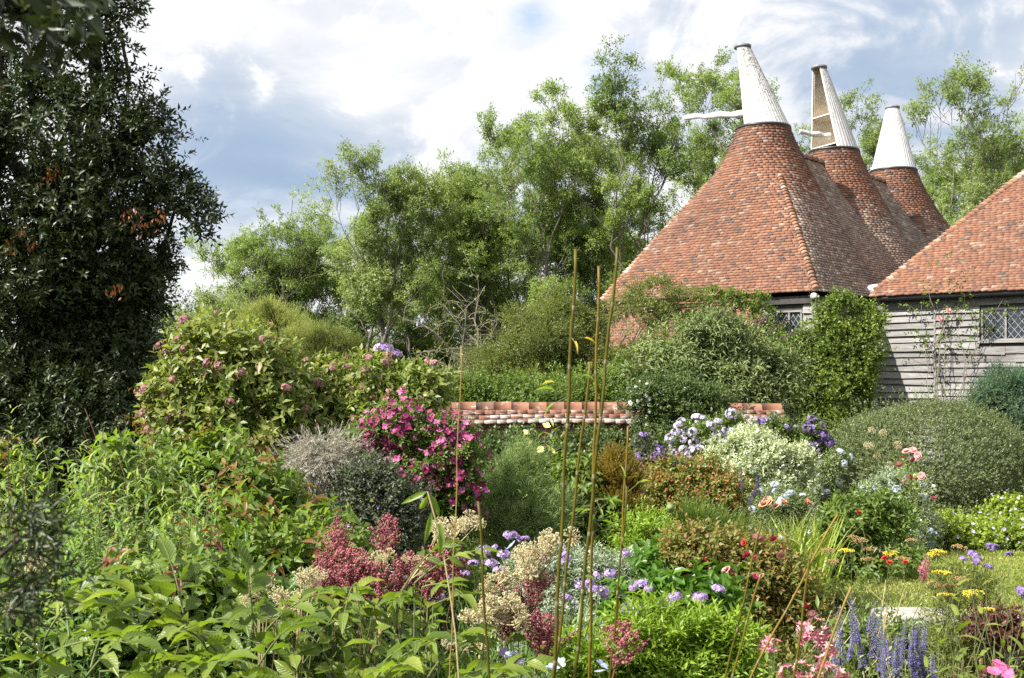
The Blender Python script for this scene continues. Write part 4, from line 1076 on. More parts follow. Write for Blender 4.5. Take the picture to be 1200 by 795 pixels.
H['spike_pink'] = head_spike('pink_spike', .13, .022, 'pink', 12); H['spike_dark'] = head_spike('dark_spike', .28, .016, 'deep_purple', 22)
H['lily_pink'] = head_lily('pink_lily_head', .065, 'pink')
def single(name, r, mt, petals=5, w=.8, cup=.25, n=1):
    mb = MB()
    for i in range(n):
        c = rdir(1)[0]*r*(.55 if n > 1 else 0); d = nrm(np.array([0, 0, 1.])+rng.normal(size=3)*(.4 if n > 1 else 0)); floret(mb, c[None], d[None], r, petals, w, cup=cup)
        blobs(mb, (c+d*r*.1)[None], r*.14, .9)
    return mdata(name, mb, M[mt])
H['clem_a'] = single('magenta_flower', .025, 'magenta', 4, .85, n=1); H['clem_b'] = single('magenta_flower_cluster', .022, 'magenta', 4, .85, n=3); H['clem_c'] = single('magenta_flower_pair', .023, 'magenta', 4, .8, n=2)
H['ger'] = single('lilac_single_flower', .026, 'pale_lilac', 5, .85); H['ger_v'] = single('violet_single_flower', .022, 'lilac', 5, .8); H['blue1'] = single('blue_single_flower', .024, 'powder_blue', 5, .8)
H['prim'] = single('yellow_cup_flower', .034, 'pale_yellow', 4, 1.0, .5); H['wht'] = single('white_single_flower', .02, 'white', 5, .8); H['wht3'] = single('white_flower_cluster', .018, 'white', 5, .8, n=4); H['hot'] = single('hot_pink_single', .024, 'hot_pink', 5, .9)
H['violet'] = single('deep_violet_flower', .02, 'purple', 5, .8)
def scatter_heads(root, me, P, N, sc=(.8, 1.2), part='flower', up=.5, push=.03, lim=100):
    N = nrm(N+np.array([0, -.25, up])+rng.normal(size=N.shape)*.25)
    for p, n in list(zip(P, N))[:lim]:
        m = me[rng.integers(len(me))] if isinstance(me, list) else me
        part_ = 'flower_truss' if ('cluster' in m.name or 'pair' in m.name) else part
        e = aim(n); e.rotate_axis('Z', rng.random()*6) if hasattr(e, 'rotate_axis') else None
        inst(part_, m, root, p+n*push, e, rng.uniform(*sc))
# ------------------------------------------------------------------ trees behind the garden
AT = [ (585, 59, 168, 3.0, 3, 'lf_ash2', 'pale tree between the broad green tree and the tall tree left of the two tallest'),
 (500, 61, 205, 3.0, 3, 'lf_ash', 'tree filling in behind the slender forked tree, right of it'), (690, 57, 138, 3.0, 3, 'lf_ash2', 'tree close left of the tallest dense tree'), (352, 65, 262, 3.2, 3, 'lf_ash', 'round tree between the leftmost rounded tree and the slender forked tree'),
 (270, 58, 330, 2.6, 3, 'lf_ash2', 'lowest tree at the far left of the row, next to the dark evergreen'), (905, 56, 95, 3.2, 3, 'lf_ash', 'tree between the two nearer cowls'), (1190, 58, 150, 3.2, 3, 'lf_ash', 'greener tree at the right edge above the barn hip'), (1080, 64, 165, 3.0, 3, 'lf_ash', 'lower tree behind the farthest cowl'),
  # px of trunk, D, height px row of the top, spread m, stems, label
 (318, 62, 246, 3.6, 4, 'lf_ash', 'rounded lower tree at the left end of the row behind the garden'),
 (448, 56, 172, 2.7, 4, 'lf_ash2', 'slender open tree with forked trunks standing above its neighbours, sky all round its top'),
 (540, 58, 190, 3.0, 3, 'lf_ash', 'broad green tree between the slender forked tree and the taller trees by the roof'),
 (640, 54, 112, 3.1, 3, 'lf_ash', 'tall light green tree left of the two tallest trees near the oast roof'),
 (752, 52, 74, 3.4, 2, 'lf_ash', 'tallest dense tree rising just left of the leaning white cowl'),
 (850, 60, 82, 3.4, 3, 'lf_ash', 'tree half hidden behind the nearest cowl, its crown on both sides'),
 (1020, 62, 108, 2.6, 3, 'lf_ash2', 'thin crowned tree showing between the open cowl and the farthest cowl'),
 (1135, 50, 84, 3.4, 3, 'lf_ash2', 'sparse tree with bare dying branch tips above the barn roof'),
 (395, 68, 300, 3.2, 3, 'lf_ash2', 'shorter bushy tree in front of the forked slender tree'),
 (600, 66, 230, 3.0, 3, 'lf_ash2', 'lower tree filling the gap in the middle of the tall row'),
 (700, 64, 210, 3.0, 3, 'lf_ash', 'lower tree standing in the gap left of the oast roof'),
 (490, 72, 290, 3.4, 3, 'lf_ash', 'far tree seen low between the trunks of the row'),
]
for i, (px, D, top, sp, st, mt, lab) in enumerate(AT):
    Ht = EYE+(HOR-top)/F*D
    ash_tree('ash_tree', lab, grd(px, D), Ht, sp*(D/55), st, 100+i, 1.0 if 'slender open' not in lab else .85, mt, .2 if top > 150 else .28, sparse_top=.75 if 'dying' in lab else 0)
M['lf_hedge'] = leafmat('hedge_leaf', [(.025, .045, .012), (.045, .075, .018), (.075, .11, .028)], .3)
for (px, D, ry, w, h_, lab) in ((250, 74, 395, 75, 60, 'dark hedge bush far beyond the left end of the tree row'), (345, 74, 405, 80, 50, 'round far bush under the leftmost row trees'),
                     (455, 76, 415, 90, 45, 'far bush under the slender forked tree'), (560, 72, 405, 90, 55, 'far bush under the broad green tree'), (665, 70, 400, 90, 60, 'far bush under the tall tree left of the oast roof'), (760, 68, 385, 70, 70, 'tall far bush close behind the oast house')):
    shrub('hedge_bush', lab, 'bush', D, [(px, ry+20, w, h_), (px-w*.6, ry+30, w*.6, h_*.8), (px+w*.6, ry+30, w*.6, h_*.8)], 'lf_hedge', .22, .11, 6, .5, 1.1, tpl=LO, subs=12, stems=0, group='bushes under the far trees', zb=0)

# big dark evergreen at the left
D = 14
lob = [(25, 20, 130, 100), (85, 95, 62, 55), (138, 25, 34, 45), (60, 190, 150, 110), (165, 190, 62, 65), (205, 245, 62, 42), (130, 300, 85, 70), (40, 330, 130, 90), (-80, 120, 140, 150), (-80, 330, 130, 150),
       (150, 355, 42, 60), (120, 420, 68, 75), (30, 450, 120, 90), (150, 490, 40, 45), (-60, 500, 100, 60)]
holm, lb, (P, N) = shrub('holm_oak', 'huge dark green evergreen tree, glossy leaved, filling the left side', 'tree', D, lob, 'lf_dark', .10, .042, 8, .22, 1.0, 55, .15, MD, 9, .40, .35, .35, .4, dy=.8, rough=.2,
      stems=0, core=False, skirt=False, base=np.array([-5.9, 14.6, 0]), shell=.28, flat=.3, jit=.5,
      thin=lambda P: np.clip(1.15-np.clip((P[:, 2]-4.2)/2.2, 0, 1)*(.55+.45*np.sin(P[:, 0]*4.1+np.sin(P[:, 2]*3.3)*1.7)*np.sin(P[:, 2]*3.7+P[:, 1]*2.9)), .12, 1))
w = MB(); b0 = np.array([-5.9, 14.6, 0.])
P0, R0 = stems_up(b0, np.array([S(40, -120, 14.4), S(110, -60, 14.2), S(-80, -60, 14.8)]), .17, 12, .02, .15); tubes(w, P0, R0, 8)
P1, R1 = stems_up(S(30, 430, 14.4), np.array([c for c, _ in lb]), .06, 9, .03, -.15); tubes(w, P1, R1, 6)
P2, R2 = grow(P1, R1, 9, .25, .85, 45, .11, .2, 6, .14); tubes(w, P2, R2, 4); P3, R3 = grow(P2, R2, 5, .3, 1, 40, .5, .1, 4, .15); tubes(w, P3, np.maximum(R3, .004), 3)
w.build('trunk', M['bark_dark'], holm, True)
mb = MB(); T = P3[:, 1:].reshape(-1, 3); T = np.repeat(T, 2, 0); sprigs(mb, T, rdir(len(T)), .2, 7, .085, .034, 55, .1, MD, jit=.4, flat=.3); mb.build('branch_foliage', M['lf_dark'], holm)
M['lf_dead'] = leafmat('dead_leaf', [(.09, .03, .015), (.14, .045, .02), (.20, .08, .035)], .25)
for px, py in ((66, 196), (164, 262), (150, 250), (58, 206), (12, 285), (38, 286), (26, 268), (185, 252), (135, 338)):
    mb = MB(); n = 16; p = S(px, py, 13.05)+rng.normal(size=(n, 3))*[.045, .05, .05]; ax = nrm(rdir(n)*.6+[0, 0, -1]); leaves(mb, p, ax, perp(ax), .065, .028, MD)
    mb.build('dead_leaves', M['lf_dead'], holm)
# dark conifer far behind it
shrub('yew', 'small dark yew showing past the edge of the big evergreen', 'tree', 30, [(172, 400, 30, 34), (160, 440, 40, 50), (184, 430, 16, 40)], 'lf_yew', .09, .035, 8, .2, 1.5, tpl=LO, subs=10, stems=4, bark='bark_dark', stem_r=.05)

shrub('laurel', 'dark laurel undergrowth in the shade below the big evergreen', 'bush', 13.2, [(40, 510, 60, 45), (110, 520, 60, 40), (165, 520, 40, 38), (-30, 500, 60, 60), (80, 470, 60, 40)], 'lf_dark', .09, .035, 7, .2, 1.3, subs=12, stems=6, bark='bark_dark')
# ------------------------------------------------------------------ shrubs against and behind the garden wall
M['lf_mid'] = leafmat('mid_green_leaf', [(.028, .052, .012), (.055, .09, .02), (.085, .128, .03), (.13, .17, .05)], .4)
M['lf_olive'] = leafmat('olive_leaf', [(.03, .045, .012), (.06, .08, .02), (.10, .12, .033), (.15, .16, .055)], .3)
M['lf_lime'] = leafmat('lime_leaf', [(.06, .09, .012), (.10, .15, .02), (.16, .21, .035), (.24, .27, .07)], .4)
M['lf_grey'] = leafmat('grey_green_leaf', [(.05, .08, .038), (.09, .125, .062), (.145, .18, .10), (.21, .24, .16)], .25, .6, .2)
M['lf_bluegreen'] = leafmat('blue_green_leaf', [(.02, .045, .03), (.035, .07, .045), (.06, .10, .07), (.10, .14, .10)], .2)
M['lf_box'] = leafmat('box_leaf', [(.04, .05, .022), (.07, .083, .036), (.105, .118, .058), (.155, .155, .09)], .25, hue=(.96, 1.04, .85))
M['lf_dkgreen'] = leafmat('dark_green_leaf', [(.012, .026, .007), (.026, .048, .012), (.048, .075, .02), (.085, .11, .035)], .25)
M['lf_heath'] = leafmat('feathery_yellow_green', [(.13, .145, .05), (.19, .205, .08), (.26, .27, .12)], .4, .7, .15, hue=(1, 1, 1))
shrub('bush', 'light green low bush behind the wall coping, its top level with the ridge tiles', 'bush', 24, [(560, 470, 45, 28), (640, 466, 60, 24), (715, 462, 50, 30), (760, 468, 30, 24)], 'lf_mid', .07, .04, 6, .16, 1.4, subs=16, stems=8, rough=.5, shoots=.3, group='bushes along the back wall')
shrub('bush', 'dark olive yew like bush behind the wall, left of the brick gable', 'bush', 26, [(640, 400, 52, 40), (600, 430, 42, 35), (675, 425, 38, 48), (630, 450, 55, 35), (655, 372, 30, 22)], 'lf_olive', .055, .016, 10, .24, 1.7, 45, .1, LO, 16, stems=14, stem_r=.03, rough=.5, shoots=.3, shell=.2, group='bushes along the back wall')
# scrambling wall shrub with bare knuckly stems
ws, lb, _ = shrub('wall_shrub', 'scraggy shrub climbing the brick gable with pale knuckled stems', 'shrub', 25.5, [(745, 375, 40, 40), (770, 345, 32, 20), (790, 400, 50, 45), (735, 440, 40, 30), (812, 358, 30, 22), (760, 430, 50, 35)], 'lf_olive', .06, .024, 7, .18, .7, 50, .2, LO, 12, stems=0, core=False, group='bushes along the back wall')
w = MB(); P1, R1 = stems_up(grd(752, 25.6), np.array([S(*q, 25.3) for q in ((712, 372), (735, 345), (765, 338), (800, 345), (830, 362), (760, 380), (720, 420), (795, 390))]), .035, 10, .06, .15); tubes(w, P1, R1, 5)
P2, R2 = grow(P1, R1, 6, .4, 1, 50, .25, .2, 5, .25); tubes(w, P2, R2, 4); w.build('stem', M['bark_grey'], ws, True)
shrub('buddleja', 'tall grey green buddleja in front of the boards and brick', 'shrub', 24, [(830, 400, 55, 30), (866, 435, 50, 38), (800, 440, 55, 38), (905, 438, 30, 28), (850, 460, 60, 30)], 'lf_grey', .16, .04, 6, .35, 1.4, 50, .1, MD, 14, stems=10, group='bushes along the back wall', bend=2, rough=.5, shoots=.25, shell=.2)
M['faded_mauve'] = petalmat('faded_mauve', [(.10, .075, .08), (.16, .12, .12), (.22, .17, .16)])
bd = bpy.data.objects['buddleja']
for px, py in ((846, 380), (868, 384), (885, 378), (905, 383), (915, 396), (860, 398), (838, 372), (895, 392)):
    mb = MB(); n = 60; q = rng.random(n); blobs(mb, S(px, py, 23.4)+np.stack([q*.3+rng.normal(size=n)*.02, rng.normal(size=n)*.03, q*.10+rng.normal(size=n)*.025], -1), .014); mb.build('flower_spike', M['faded_mauve'], bd)
rb, lb, (P, N) = shrub('round_bush', 'dark round bush with white blossom spilling over the coping', 'bush', 21.2, [(790, 470, 50, 34), (765, 478, 32, 30), (825, 480, 35, 30), (795, 500, 45, 28)], 'lf_dkgreen', .055, .03, 6, .14, 1.5, subs=14, stems=8, rough=.5, shoots=.2, group='bushes along the back wall')
Pf, Nf = P[(P[:, 0] < S(762, 0, 21.2)[0])], N[(P[:, 0] < S(762, 0, 21.2)[0])]; Pf, Nf = pick_front(Pf, Nf, 42, .3, sep=.06)
scatter_heads(rb, H['wht3'], Pf, Nf, (1.3, 2.0)); Pf, Nf = pick_front(P, N, 30, .3, sep=.15); scatter_heads(rb, H['wht3'], Pf, Nf, (.8, 1.3))
M['lf_climber'] = leafmat('climber_leaf', [(.02, .042, .010), (.05, .085, .016), (.095, .135, .026), (.17, .20, .05)], .4)
cl, lb, (P, N) = shrub('climber', 'yellow green climber smothering the corner of the oast house', 'climber', 26.2, [(970, 375, 26, 22), (988, 352, 18, 12), (1010, 385, 26, 24), (966, 412, 30, 26), (1005, 425, 28, 34), (945, 430, 22, 26), (975, 455, 44, 30), (1025, 372, 12, 9), (990, 492, 36, 22), (938, 470, 24, 26), (955, 500, 36, 18), (924, 412, 14, 18), (1018, 450, 12, 22), (915, 445, 20, 22), (918, 485, 24, 24), (945, 395, 12, 14)], 'lf_climber', .075, .05, 5, .22, 1.15, 60, -.1, LO, 9, .42, stems=8, tipt=.3, flat=.2, rough=.55, shoots=.28, shell=.22, jit=.7)
shrub('vine', 'green vine creeping along the brick under the oast eave', 'climber', 27.6, [(880, 352, 18, 12), (895, 372, 16, 12), (858, 350, 16, 10), (905, 392, 12, 16), (836, 345, 12, 8)], 'lf_mid', .09, .065, 4, .14, 1.3, tpl=LO, subs=8, stems=5, core=False, base=grd(900, 27.8, 0), group='bushes along the back wall')
shrub('juniper', 'feathery blue green juniper bush at the foot of the barn boards', 'bush', 21.5, [(1165, 475, 38, 26), (1195, 465, 40, 34), (1215, 490, 45, 45), (1150, 500, 30, 30), (1190, 505, 40, 35)], 'lf_bluegreen', .06, .012, 12, .26, 1.9, 40, .1, LO, 16, stems=5, jit=.6)
# climbing rose on the barn
cr = thing('climbing_rose', 'thin climbing rose trained up the barn boards with bare canes and one blush bloom', 'rose', BQ(1.9, .05, 0)); w = MB()
tops = np.array([BQ(a, b, z) for a, b, z in ((1.35, .08, 4.05), (1.8, .06, 4.3), (2.15, .0, 4.5), (2.5, .08, 3.9), (2.8, .02, 3.6), (1.25, .1, 3.3), (3.3, .06, 4.0), (1.7, -.05, 4.9))])
P1, R1 = stems_up(BQ(1.95, .10, 0), tops, .016, 12, .022, .05); P1 -= B*.05; tubes(w, P1, R1, 5); P2, R2 = grow(P1, R1, 6, .4, 1, 55, .16, .3, 5, .2); tubes(w, P2, np.maximum(R2, .003), 3); w.build('stem', M['bark_grey'], cr, True)
mb = MB(); T = np.concatenate([P2[:, j] for j in (1, 2, 3, 4)]+[P1[:, j] for j in (8, 9, 10, 11)]); zc = T[:, 2]; T = T[rng.random(len(T)) < np.clip((zc-2.3)/1.3, .08, 1)]-B*.04
sprigs(mb, T, rdir(len(T))-B*.6, .2, 6, .085, .05, 60, 0, LO, flat=.3); mb.build('foliage', M['lf_mid'], cr)
for a, z in ((2.05, 3.75), (1.85, 3.55)): inst('flower', H['rose'], cr, BQ(a, -.1, z), (rad(60), 0, 0), 1.4)
# gnarled bare crab apple behind the wall
ga = thing('crab_apple', 'small gnarled fruit tree with tangled grey bare twigs', 'tree', grd(572, 27)); w = MB()
P0, R0 = stems_up(grd(575, 27), np.array([S(*q, 27) for q in ((520, 400), (555, 372), (600, 380), (500, 430), (585, 410), (630, 400), (545, 420))]), .06, 9, .05, .1); tubes(w, P0, R0, 6)
P1, R1 = grow(P0, R0, 9, .35, 1, 60, .38, -.1, 6, .25); tubes(w, P1, R1, 4); P2, R2 = grow(P1, R1, 7, .2, 1, 55, .5, -.2, 5, .28); tubes(w, P2, np.maximum(R2, .006), 3); w.build('trunk', M['bark_grey'], ga, True)
mb = MB(); T = P2.reshape(-1, 3); T = T[rng.random(len(T)) < .42]; sprigs(mb, T, rdir(len(T)), .16, 5, .075, .04, 55, .2, LO); mb.build('crown', M['lf_olive'], ga)
# clipped dome
dm, lb, _ = shrub('topiary_dome', 'big clipped dome of box on the far side of the lawn', 'topiary', 18, [(1082, 550, 113, 79), (1082, 592, 112, 48)], 'lf_box', .034, .020, 6, .07, 2.7, 55, .2, LO, 1, .10, cut=.80, stems=5, stem_r=.04, dy=1.0, clus=.35, shell=.02, jit=.25, back=.5, rough=.045, shoots=.08)

# ------------------------------------------------------------------ middle of the garden
M['lf_pinkshrub'] = leafmat('yellowing_green_leaf', [(.045, .075, .018), (.075, .11, .028), (.115, .145, .045), (.155, .17, .065), (.20, .18, .08)], .4)
pk, lb, (P, N) = shrub('flowering_shrub', 'tall leafy shrub dotted with dusty pink flower heads beside the dark evergreen', 'shrub', 12, [(262, 412, 62, 38), (225, 440, 45, 50), (300, 450, 62, 45), (255, 490, 70, 55), (330, 490, 55, 50), (205, 500, 35, 60), (290, 540, 70, 50)], 'lf_pinkshrub', .12, .058, 6, .2, 1.25, 58, .3, MD, 14, .36, stems=16, group='pink flowering shrubs')
Pf, Nf = pick_front(P, N, 95, .9, sep=.10); scatter_heads(pk, H['dome_pink'], Pf, Nf, (.6, 1.1), 'flower_head', push=.08)
pk, lb, (P, N) = shrub('flowering_shrub', 'wide lower shrub with dusty pink heads reaching to the end of the wall', 'shrub', 12.5, [(385, 460, 55, 36), (440, 455, 52, 32), (490, 460, 42, 30), (420, 500, 65, 45), (480, 490, 45, 35), (355, 500, 45, 45)], 'lf_pinkshrub', .11, .052, 6, .2, 1.25, 58, .3, MD, 14, .36, stems=16, group='pink flowering shrubs')
Pf, Nf = pick_front(P, N, 98, .9, sep=.10); scatter_heads(pk, H['dome_pink'], Pf, Nf, (.6, 1.1), 'flower_head', push=.08); Pf, Nf = pick_front(P, N, 14, .2, sep=.25); scatter_heads(pk, H['violet'], Pf, Nf, (1.2, 1.8), 'flower')
ph = thing('phlox', 'lone tall phlox with a lilac pink head above the shrubs', 'flower', grd(454, 14.5)); w = MB(); P0, R0 = stems_up(grd(454, 14.5), np.array([S(450, 412, 14.5), S(462, 416, 14.5)]), .008, 8, .02); tubes(w, P0, R0, 4); w.build('stem', M['stem_green'], ph)
inst('flower_head', H['dome_lilac'], ph, S(449, 410, 14.5), (rad(10), 0, 0), 1.6); inst('flower_head', H['dome_lilac'], ph, S(463, 415, 14.5), (rad(15), .2, 0), 1.1)
shrub('tamarisk', 'fluffy yellow green bush rising behind the pink flowered shrub', 'bush', 17, [(312, 382, 24, 24), (292, 405, 30, 32), (335, 402, 30, 30), (310, 425, 45, 35)], 'lf_heath', .05, .008, 14, .24, 2.2, 26, .9, LO, 16, .34, stems=5, rough=.45, shoots=.3, group='fluffy yellow green bushes')
shrub('tamarisk', 'second fluffy yellow green bush, lower and right of the first', 'bush', 16.5, [(372, 402, 22, 18), (352, 418, 30, 26), (396, 422, 24, 26), (370, 440, 46, 28)], 'lf_heath', .05, .008, 14, .24, 2.2, 26, .9, LO, 16, .34, stems=5, rough=.45, shoots=.3, group='fluffy yellow green bushes')
# magenta clematis-like bush
mg, lb, (P, N) = shrub('clematis', 'bush smothered in magenta flowers in front of the wall end', 'clematis', 9.2, [(470, 510, 42, 32), (510, 530, 45, 42), (540, 570, 32, 50), (490, 570, 45, 50), (440, 520, 32, 30), (520, 610, 38, 40)], 'lf_mid', .04, .022, 6, .10, 1.5, subs=14, stems=10)
wt = (P[:, 0] > S(430, 0, 9.2)[0]) & ((P[:, 2]-S(0, 520, 9.2)[2])*.9+(P[:, 0]-S(500, 0, 9.2)[0])*.6 > -.30)
Pf, Nf = pick_front(P[wt], N[wt], 330, .3, sep=.022)
scatter_heads(mg, [H['clem_a'], H['clem_b'], H['clem_c'], H['clem_b']], Pf, Nf, (.7, 1.1), up=.1, push=.045, lim=100)
mb = MB(); q = nrm(Nf[100:]+[0, -.3, .1]); c3 = np.repeat(Pf[100:], 2, 0)+rng.normal(size=(2*len(q), 3))*.025; floret(mb, c3+np.repeat(q, 2, 0)*.04, np.repeat(q, 2, 0)+rng.normal(size=c3.shape)*.3, .03, 4, .85)
tag(mb.build('small_flowers', M['magenta'], mg), kind='stuff')
# weeping grey twiggy mound
M['lf_greytwig'] = leafmat('dry_grey_twig', [(.11, .10, .085), (.19, .175, .15), (.31, .29, .255)], .15, .8, .1, hue=(1, 1, 1))
shrub('grey_mound', 'rounded mound of drooping dry grey twigs', 'shrub', 8.6, [(375, 540, 42, 32), (355, 560, 32, 38), (400, 545, 32, 30)], 'lf_greytwig', .055, .006, 16, .20, 1.9, 25, -.6, LO, 16, .3, stems=8, jit=.5, core=False)
M['lf_purple'] = leafmat('smoky_purple_leaf', [(.02, .026, .022), (.042, .046, .042), (.05, .07, .04), (.09, .105, .07)], .25)
cp, lb, (P, N) = shrub('caryopteris', 'smoky dark bush speckled with tiny violet flowers under the magenta one', 'shrub', 8.3, [(425, 590, 45, 42), (400, 625, 48, 45), (455, 630, 40, 45), (480, 600, 25, 35), (430, 560, 36, 25)], 'lf_purple', .04, .016, 8, .12, 1.3, subs=12, stems=10)
Pf, Nf = pick_front(P, N, 60, .3, sep=.06); scatter_heads(cp, H['violet'], Pf, Nf, (.5, .9), push=.02)
# fennel
M['lf_fennel'] = leafmat('fennel_thread', [(.075, .11, .05), (.115, .16, .08), (.17, .22, .12)], .35, .6, .2)
shrub('fennel', 'soft feathery green fennel clump below the wall coping', 'fennel', 9.6, [(605, 590, 40, 42), (590, 620, 38, 40), (635, 610, 32, 45), (610, 560, 30, 26)], 'lf_fennel', .085, .0055, 16, .26, 1.25, 32, 1.0, LO, 16, .34, core=False, stems=14, bark='stem_green', stem_r=.006, jit=.5)
# shady ivy foot of the wall
shrub('ivy', 'dark ivy clothing the foot of the wall under the coping', 'ivy', 20.5, [(600, 535, 60, 28), (680, 540, 60, 30), (740, 540, 50, 32), (550, 530, 35, 22), (790, 545, 50, 35), (640, 560, 70, 25)], 'lf_dkgreen', .08, .06, 5, .14, 1.3, subs=12, stems=5, bark='bark_dark', flat=.1)
# evening primroses
def stalk_plant(name, label, cat, D, base_px, tops, heads, mt, leaf=(.07, .02, 18), stem='stem_green', r0=.005, sc=(.8, 1.2), part='flower', group=None, tilt=.35, k_leaf=True, bow=.15, zb=None, wob=.02, leaf_u=(.05, .85), tpl=MD):
    """a clump of upright stems, leafy below, with a head on each; tops in photo pixels (px, py[, head index])"""
    b = grd(base_px, D); b[2] = gz(b[0], b[1]) if zb is None else zb
    root = thing(name, label, cat, b, group); T = np.array([S(q[0], q[1], D+rng.normal()*.08) for q in tops])
    ft = b+np.stack([(T[:, 0]-b[0])*.35, rng.normal(size=len(T))*.06, np.zeros(len(T))], -1)
    P0, R0 = stems_up(ft, T, r0, 10, wob, bow); w = MB(); tubes(w, P0, R0, 5); w.build('stem', M[stem], root, True)
    if k_leaf:
        L, W, k = leaf; mb = MB(); u = np.linspace(*leaf_u, 4)
        for q in u:
            i = int(q*9); sprigs(mb, P0[:, i], P0[:, min(i+1, 9)]-P0[:, max(i-1, 0)], np.linalg.norm(T-ft, axis=-1)*.24, max(k//4, 2), L, W, 62, .2, tpl, jit=.1)
        mb.build('foliage', M[mt], root)
    flat_ = any(h is not None and 'flat' in h.name for h in heads)
    for i, q in enumerate(tops):
        hs = heads[q[2]] if len(q) > 2 else heads[rng.integers(len(heads))]
        if hs is None: continue
        d = nrm(P0[i, -1]-P0[i, -2])+rng.normal(size=3)*tilt+([0, 0, 1.5] if flat_ else [0, -.2, 0])
        inst(part, hs, root, T[i], aim(nrm(d)), rng.uniform(*sc))
    return root
stalk_plant('evening_primrose', 'leafy primrose stems with pale yellow cups in front of the dark ivy', 'flower', 10.6, 640, [(622, 520), (607, 527), (634, 528), (650, 528), (640, 500), (618, 505), (661, 510), (605, 545), (628, 545)], [H['prim']], 'lf_lime', (.11, .03, 36), sc=(.9, 1.3), tilt=.9, group='yellow evening primroses')
stalk_plant('evening_primrose', 'yellow primrose plant among broad leaves between the bamboo canes', 'flower', 10.4, 685, [(672, 552), (690, 556), (670, 584), (690, 580), (681, 590), (705, 570), (663, 566), (712, 548)], [H['prim']], 'lf_mid', (.12, .045, 36), sc=(.9, 1.3), tilt=.9, group='yellow evening primroses')
M['lf_bronze'] = leafmat('bronze_leaf', [(.06, .05, .012), (.11, .085, .02), (.16, .12, .03), (.19, .10, .03)], .35)
shrub('heather', 'upright golden bronze heather beside the bamboo canes', 'heather', 10.2, [(722, 575, 24, 38), (740, 590, 22, 34), (705, 590, 20, 34), (728, 615, 30, 30)], 'lf_bronze', .035, .007, 18, .20, 2.2, 25, 1.4, LO, 12, .32, stems=6, rough=.3)
# purple clematis and phlox patches below the right wall
def patch(name, label, cat, D, lobes, leafm, me, nf, sc, part='flower_head', **kw):
    a, lb, (P, N) = shrub(name, label, cat, D, lobes, leafm, kw.pop('L', .06), kw.pop('W', .03), 6, .12, kw.pop('cover', 1.2), subs=10, stems=6, **kw)
    Pf, Nf = pick_front(P, N, nf, .5, sep=.05); scatter_heads(a, me, Pf, Nf, sc, part, push=.05); return a
patch('phlox', 'pale lilac phlox mass in front of the dark round bush', 'flower', 17, [(825, 510, 32, 18), (805, 525, 24, 18), (840, 530, 28, 20)], 'lf_mid', H['dome_pale'], 100, (.6, .95), group='phlox and clematis below the wall')
patch('phlox', 'blush white flower patch at the top of the lilac phlox', 'flower', 17.6, [(852, 494, 18, 13), (870, 502, 14, 12)], 'lf_mid', [H['dome_white'], H['dome_pale']], 26, (.8, 1.2), group='phlox and clematis below the wall')
patch('clematis', 'violet clematis behind the variegated bush, left of the climber', 'clematis', 17.5, [(908, 505, 20, 18), (925, 515, 14, 16)], 'lf_mid', H['dome_purple'], 34, (.55, .95), group='phlox and clematis below the wall')
patch('clematis', 'tall violet clematis in front of the yellow green climber', 'clematis', 17.2, [(950, 505, 14, 22), (962, 525, 12, 20), (945, 535, 14, 18)], 'lf_mid', H['dome_purple'], 36, (.55, .95), group='phlox and clematis below the wall')
patch('clematis', 'deep violet clematis behind the red tinged bush', 'clematis', 14.2, [(768, 545, 20, 22), (752, 525, 10, 16), (785, 560, 20, 18)], 'lf_purple', [H['dome_purple'], H['dome_deep']], 34, (.5, .9), group='phlox and clematis below the wall')
M['lf_varieg'] = leafmat('cream_edged_leaf', [(.08, .11, .05), (.18, .21, .12), (.34, .36, .25), (.50, .50, .42)], .3, hue=(1, 1, 1))
shrub('variegated_bush', 'pale cream variegated bush left of the clipped dome', 'bush', 15, [(885, 535, 45, 32), (855, 545, 32, 30), (920, 555, 35, 32), (880, 570, 55, 32)], 'lf_varieg', .05, .028, 6, .12, 1.6, subs=18, subr=.32, stems=8)
M['lf_redtip'] = leafmat('red_tipped_leaf', [(.04, .075, .015), (.07, .11, .02), (.10, .13, .03), (.15, .10, .035), (.22, .075, .035)], .35)
shrub('photinia', 'rounded bush with brick red young leaves in front of the pale variegated one', 'bush', 13, [(810, 560, 42, 28), (785, 580, 34, 28), (840, 580, 36, 28), (812, 600, 55, 30)], 'lf_redtip', .05, .028, 6, .13, 1.5, subs=16, stems=8, tipt=.7, clus=.3)
fp = patch('catmint', 'low pale blue and white flower drift below the variegated bush', 'flower', 14, [(900, 590, 32, 16), (870, 596, 25, 16), (930, 592, 24, 14)], 'lf_grey', [H['dome_blue'], H['wht3']], 60, (.5, .9), L=.04, W=.012, part='flower')
patch('phlox', 'powder blue flower head at the left foot of the dome', 'flower', 15.5, [(978, 545, 12, 14), (970, 555, 12, 12)], 'lf_grey', H['dome_blue'], 18, (.6, .95), L=.05, W=.02)
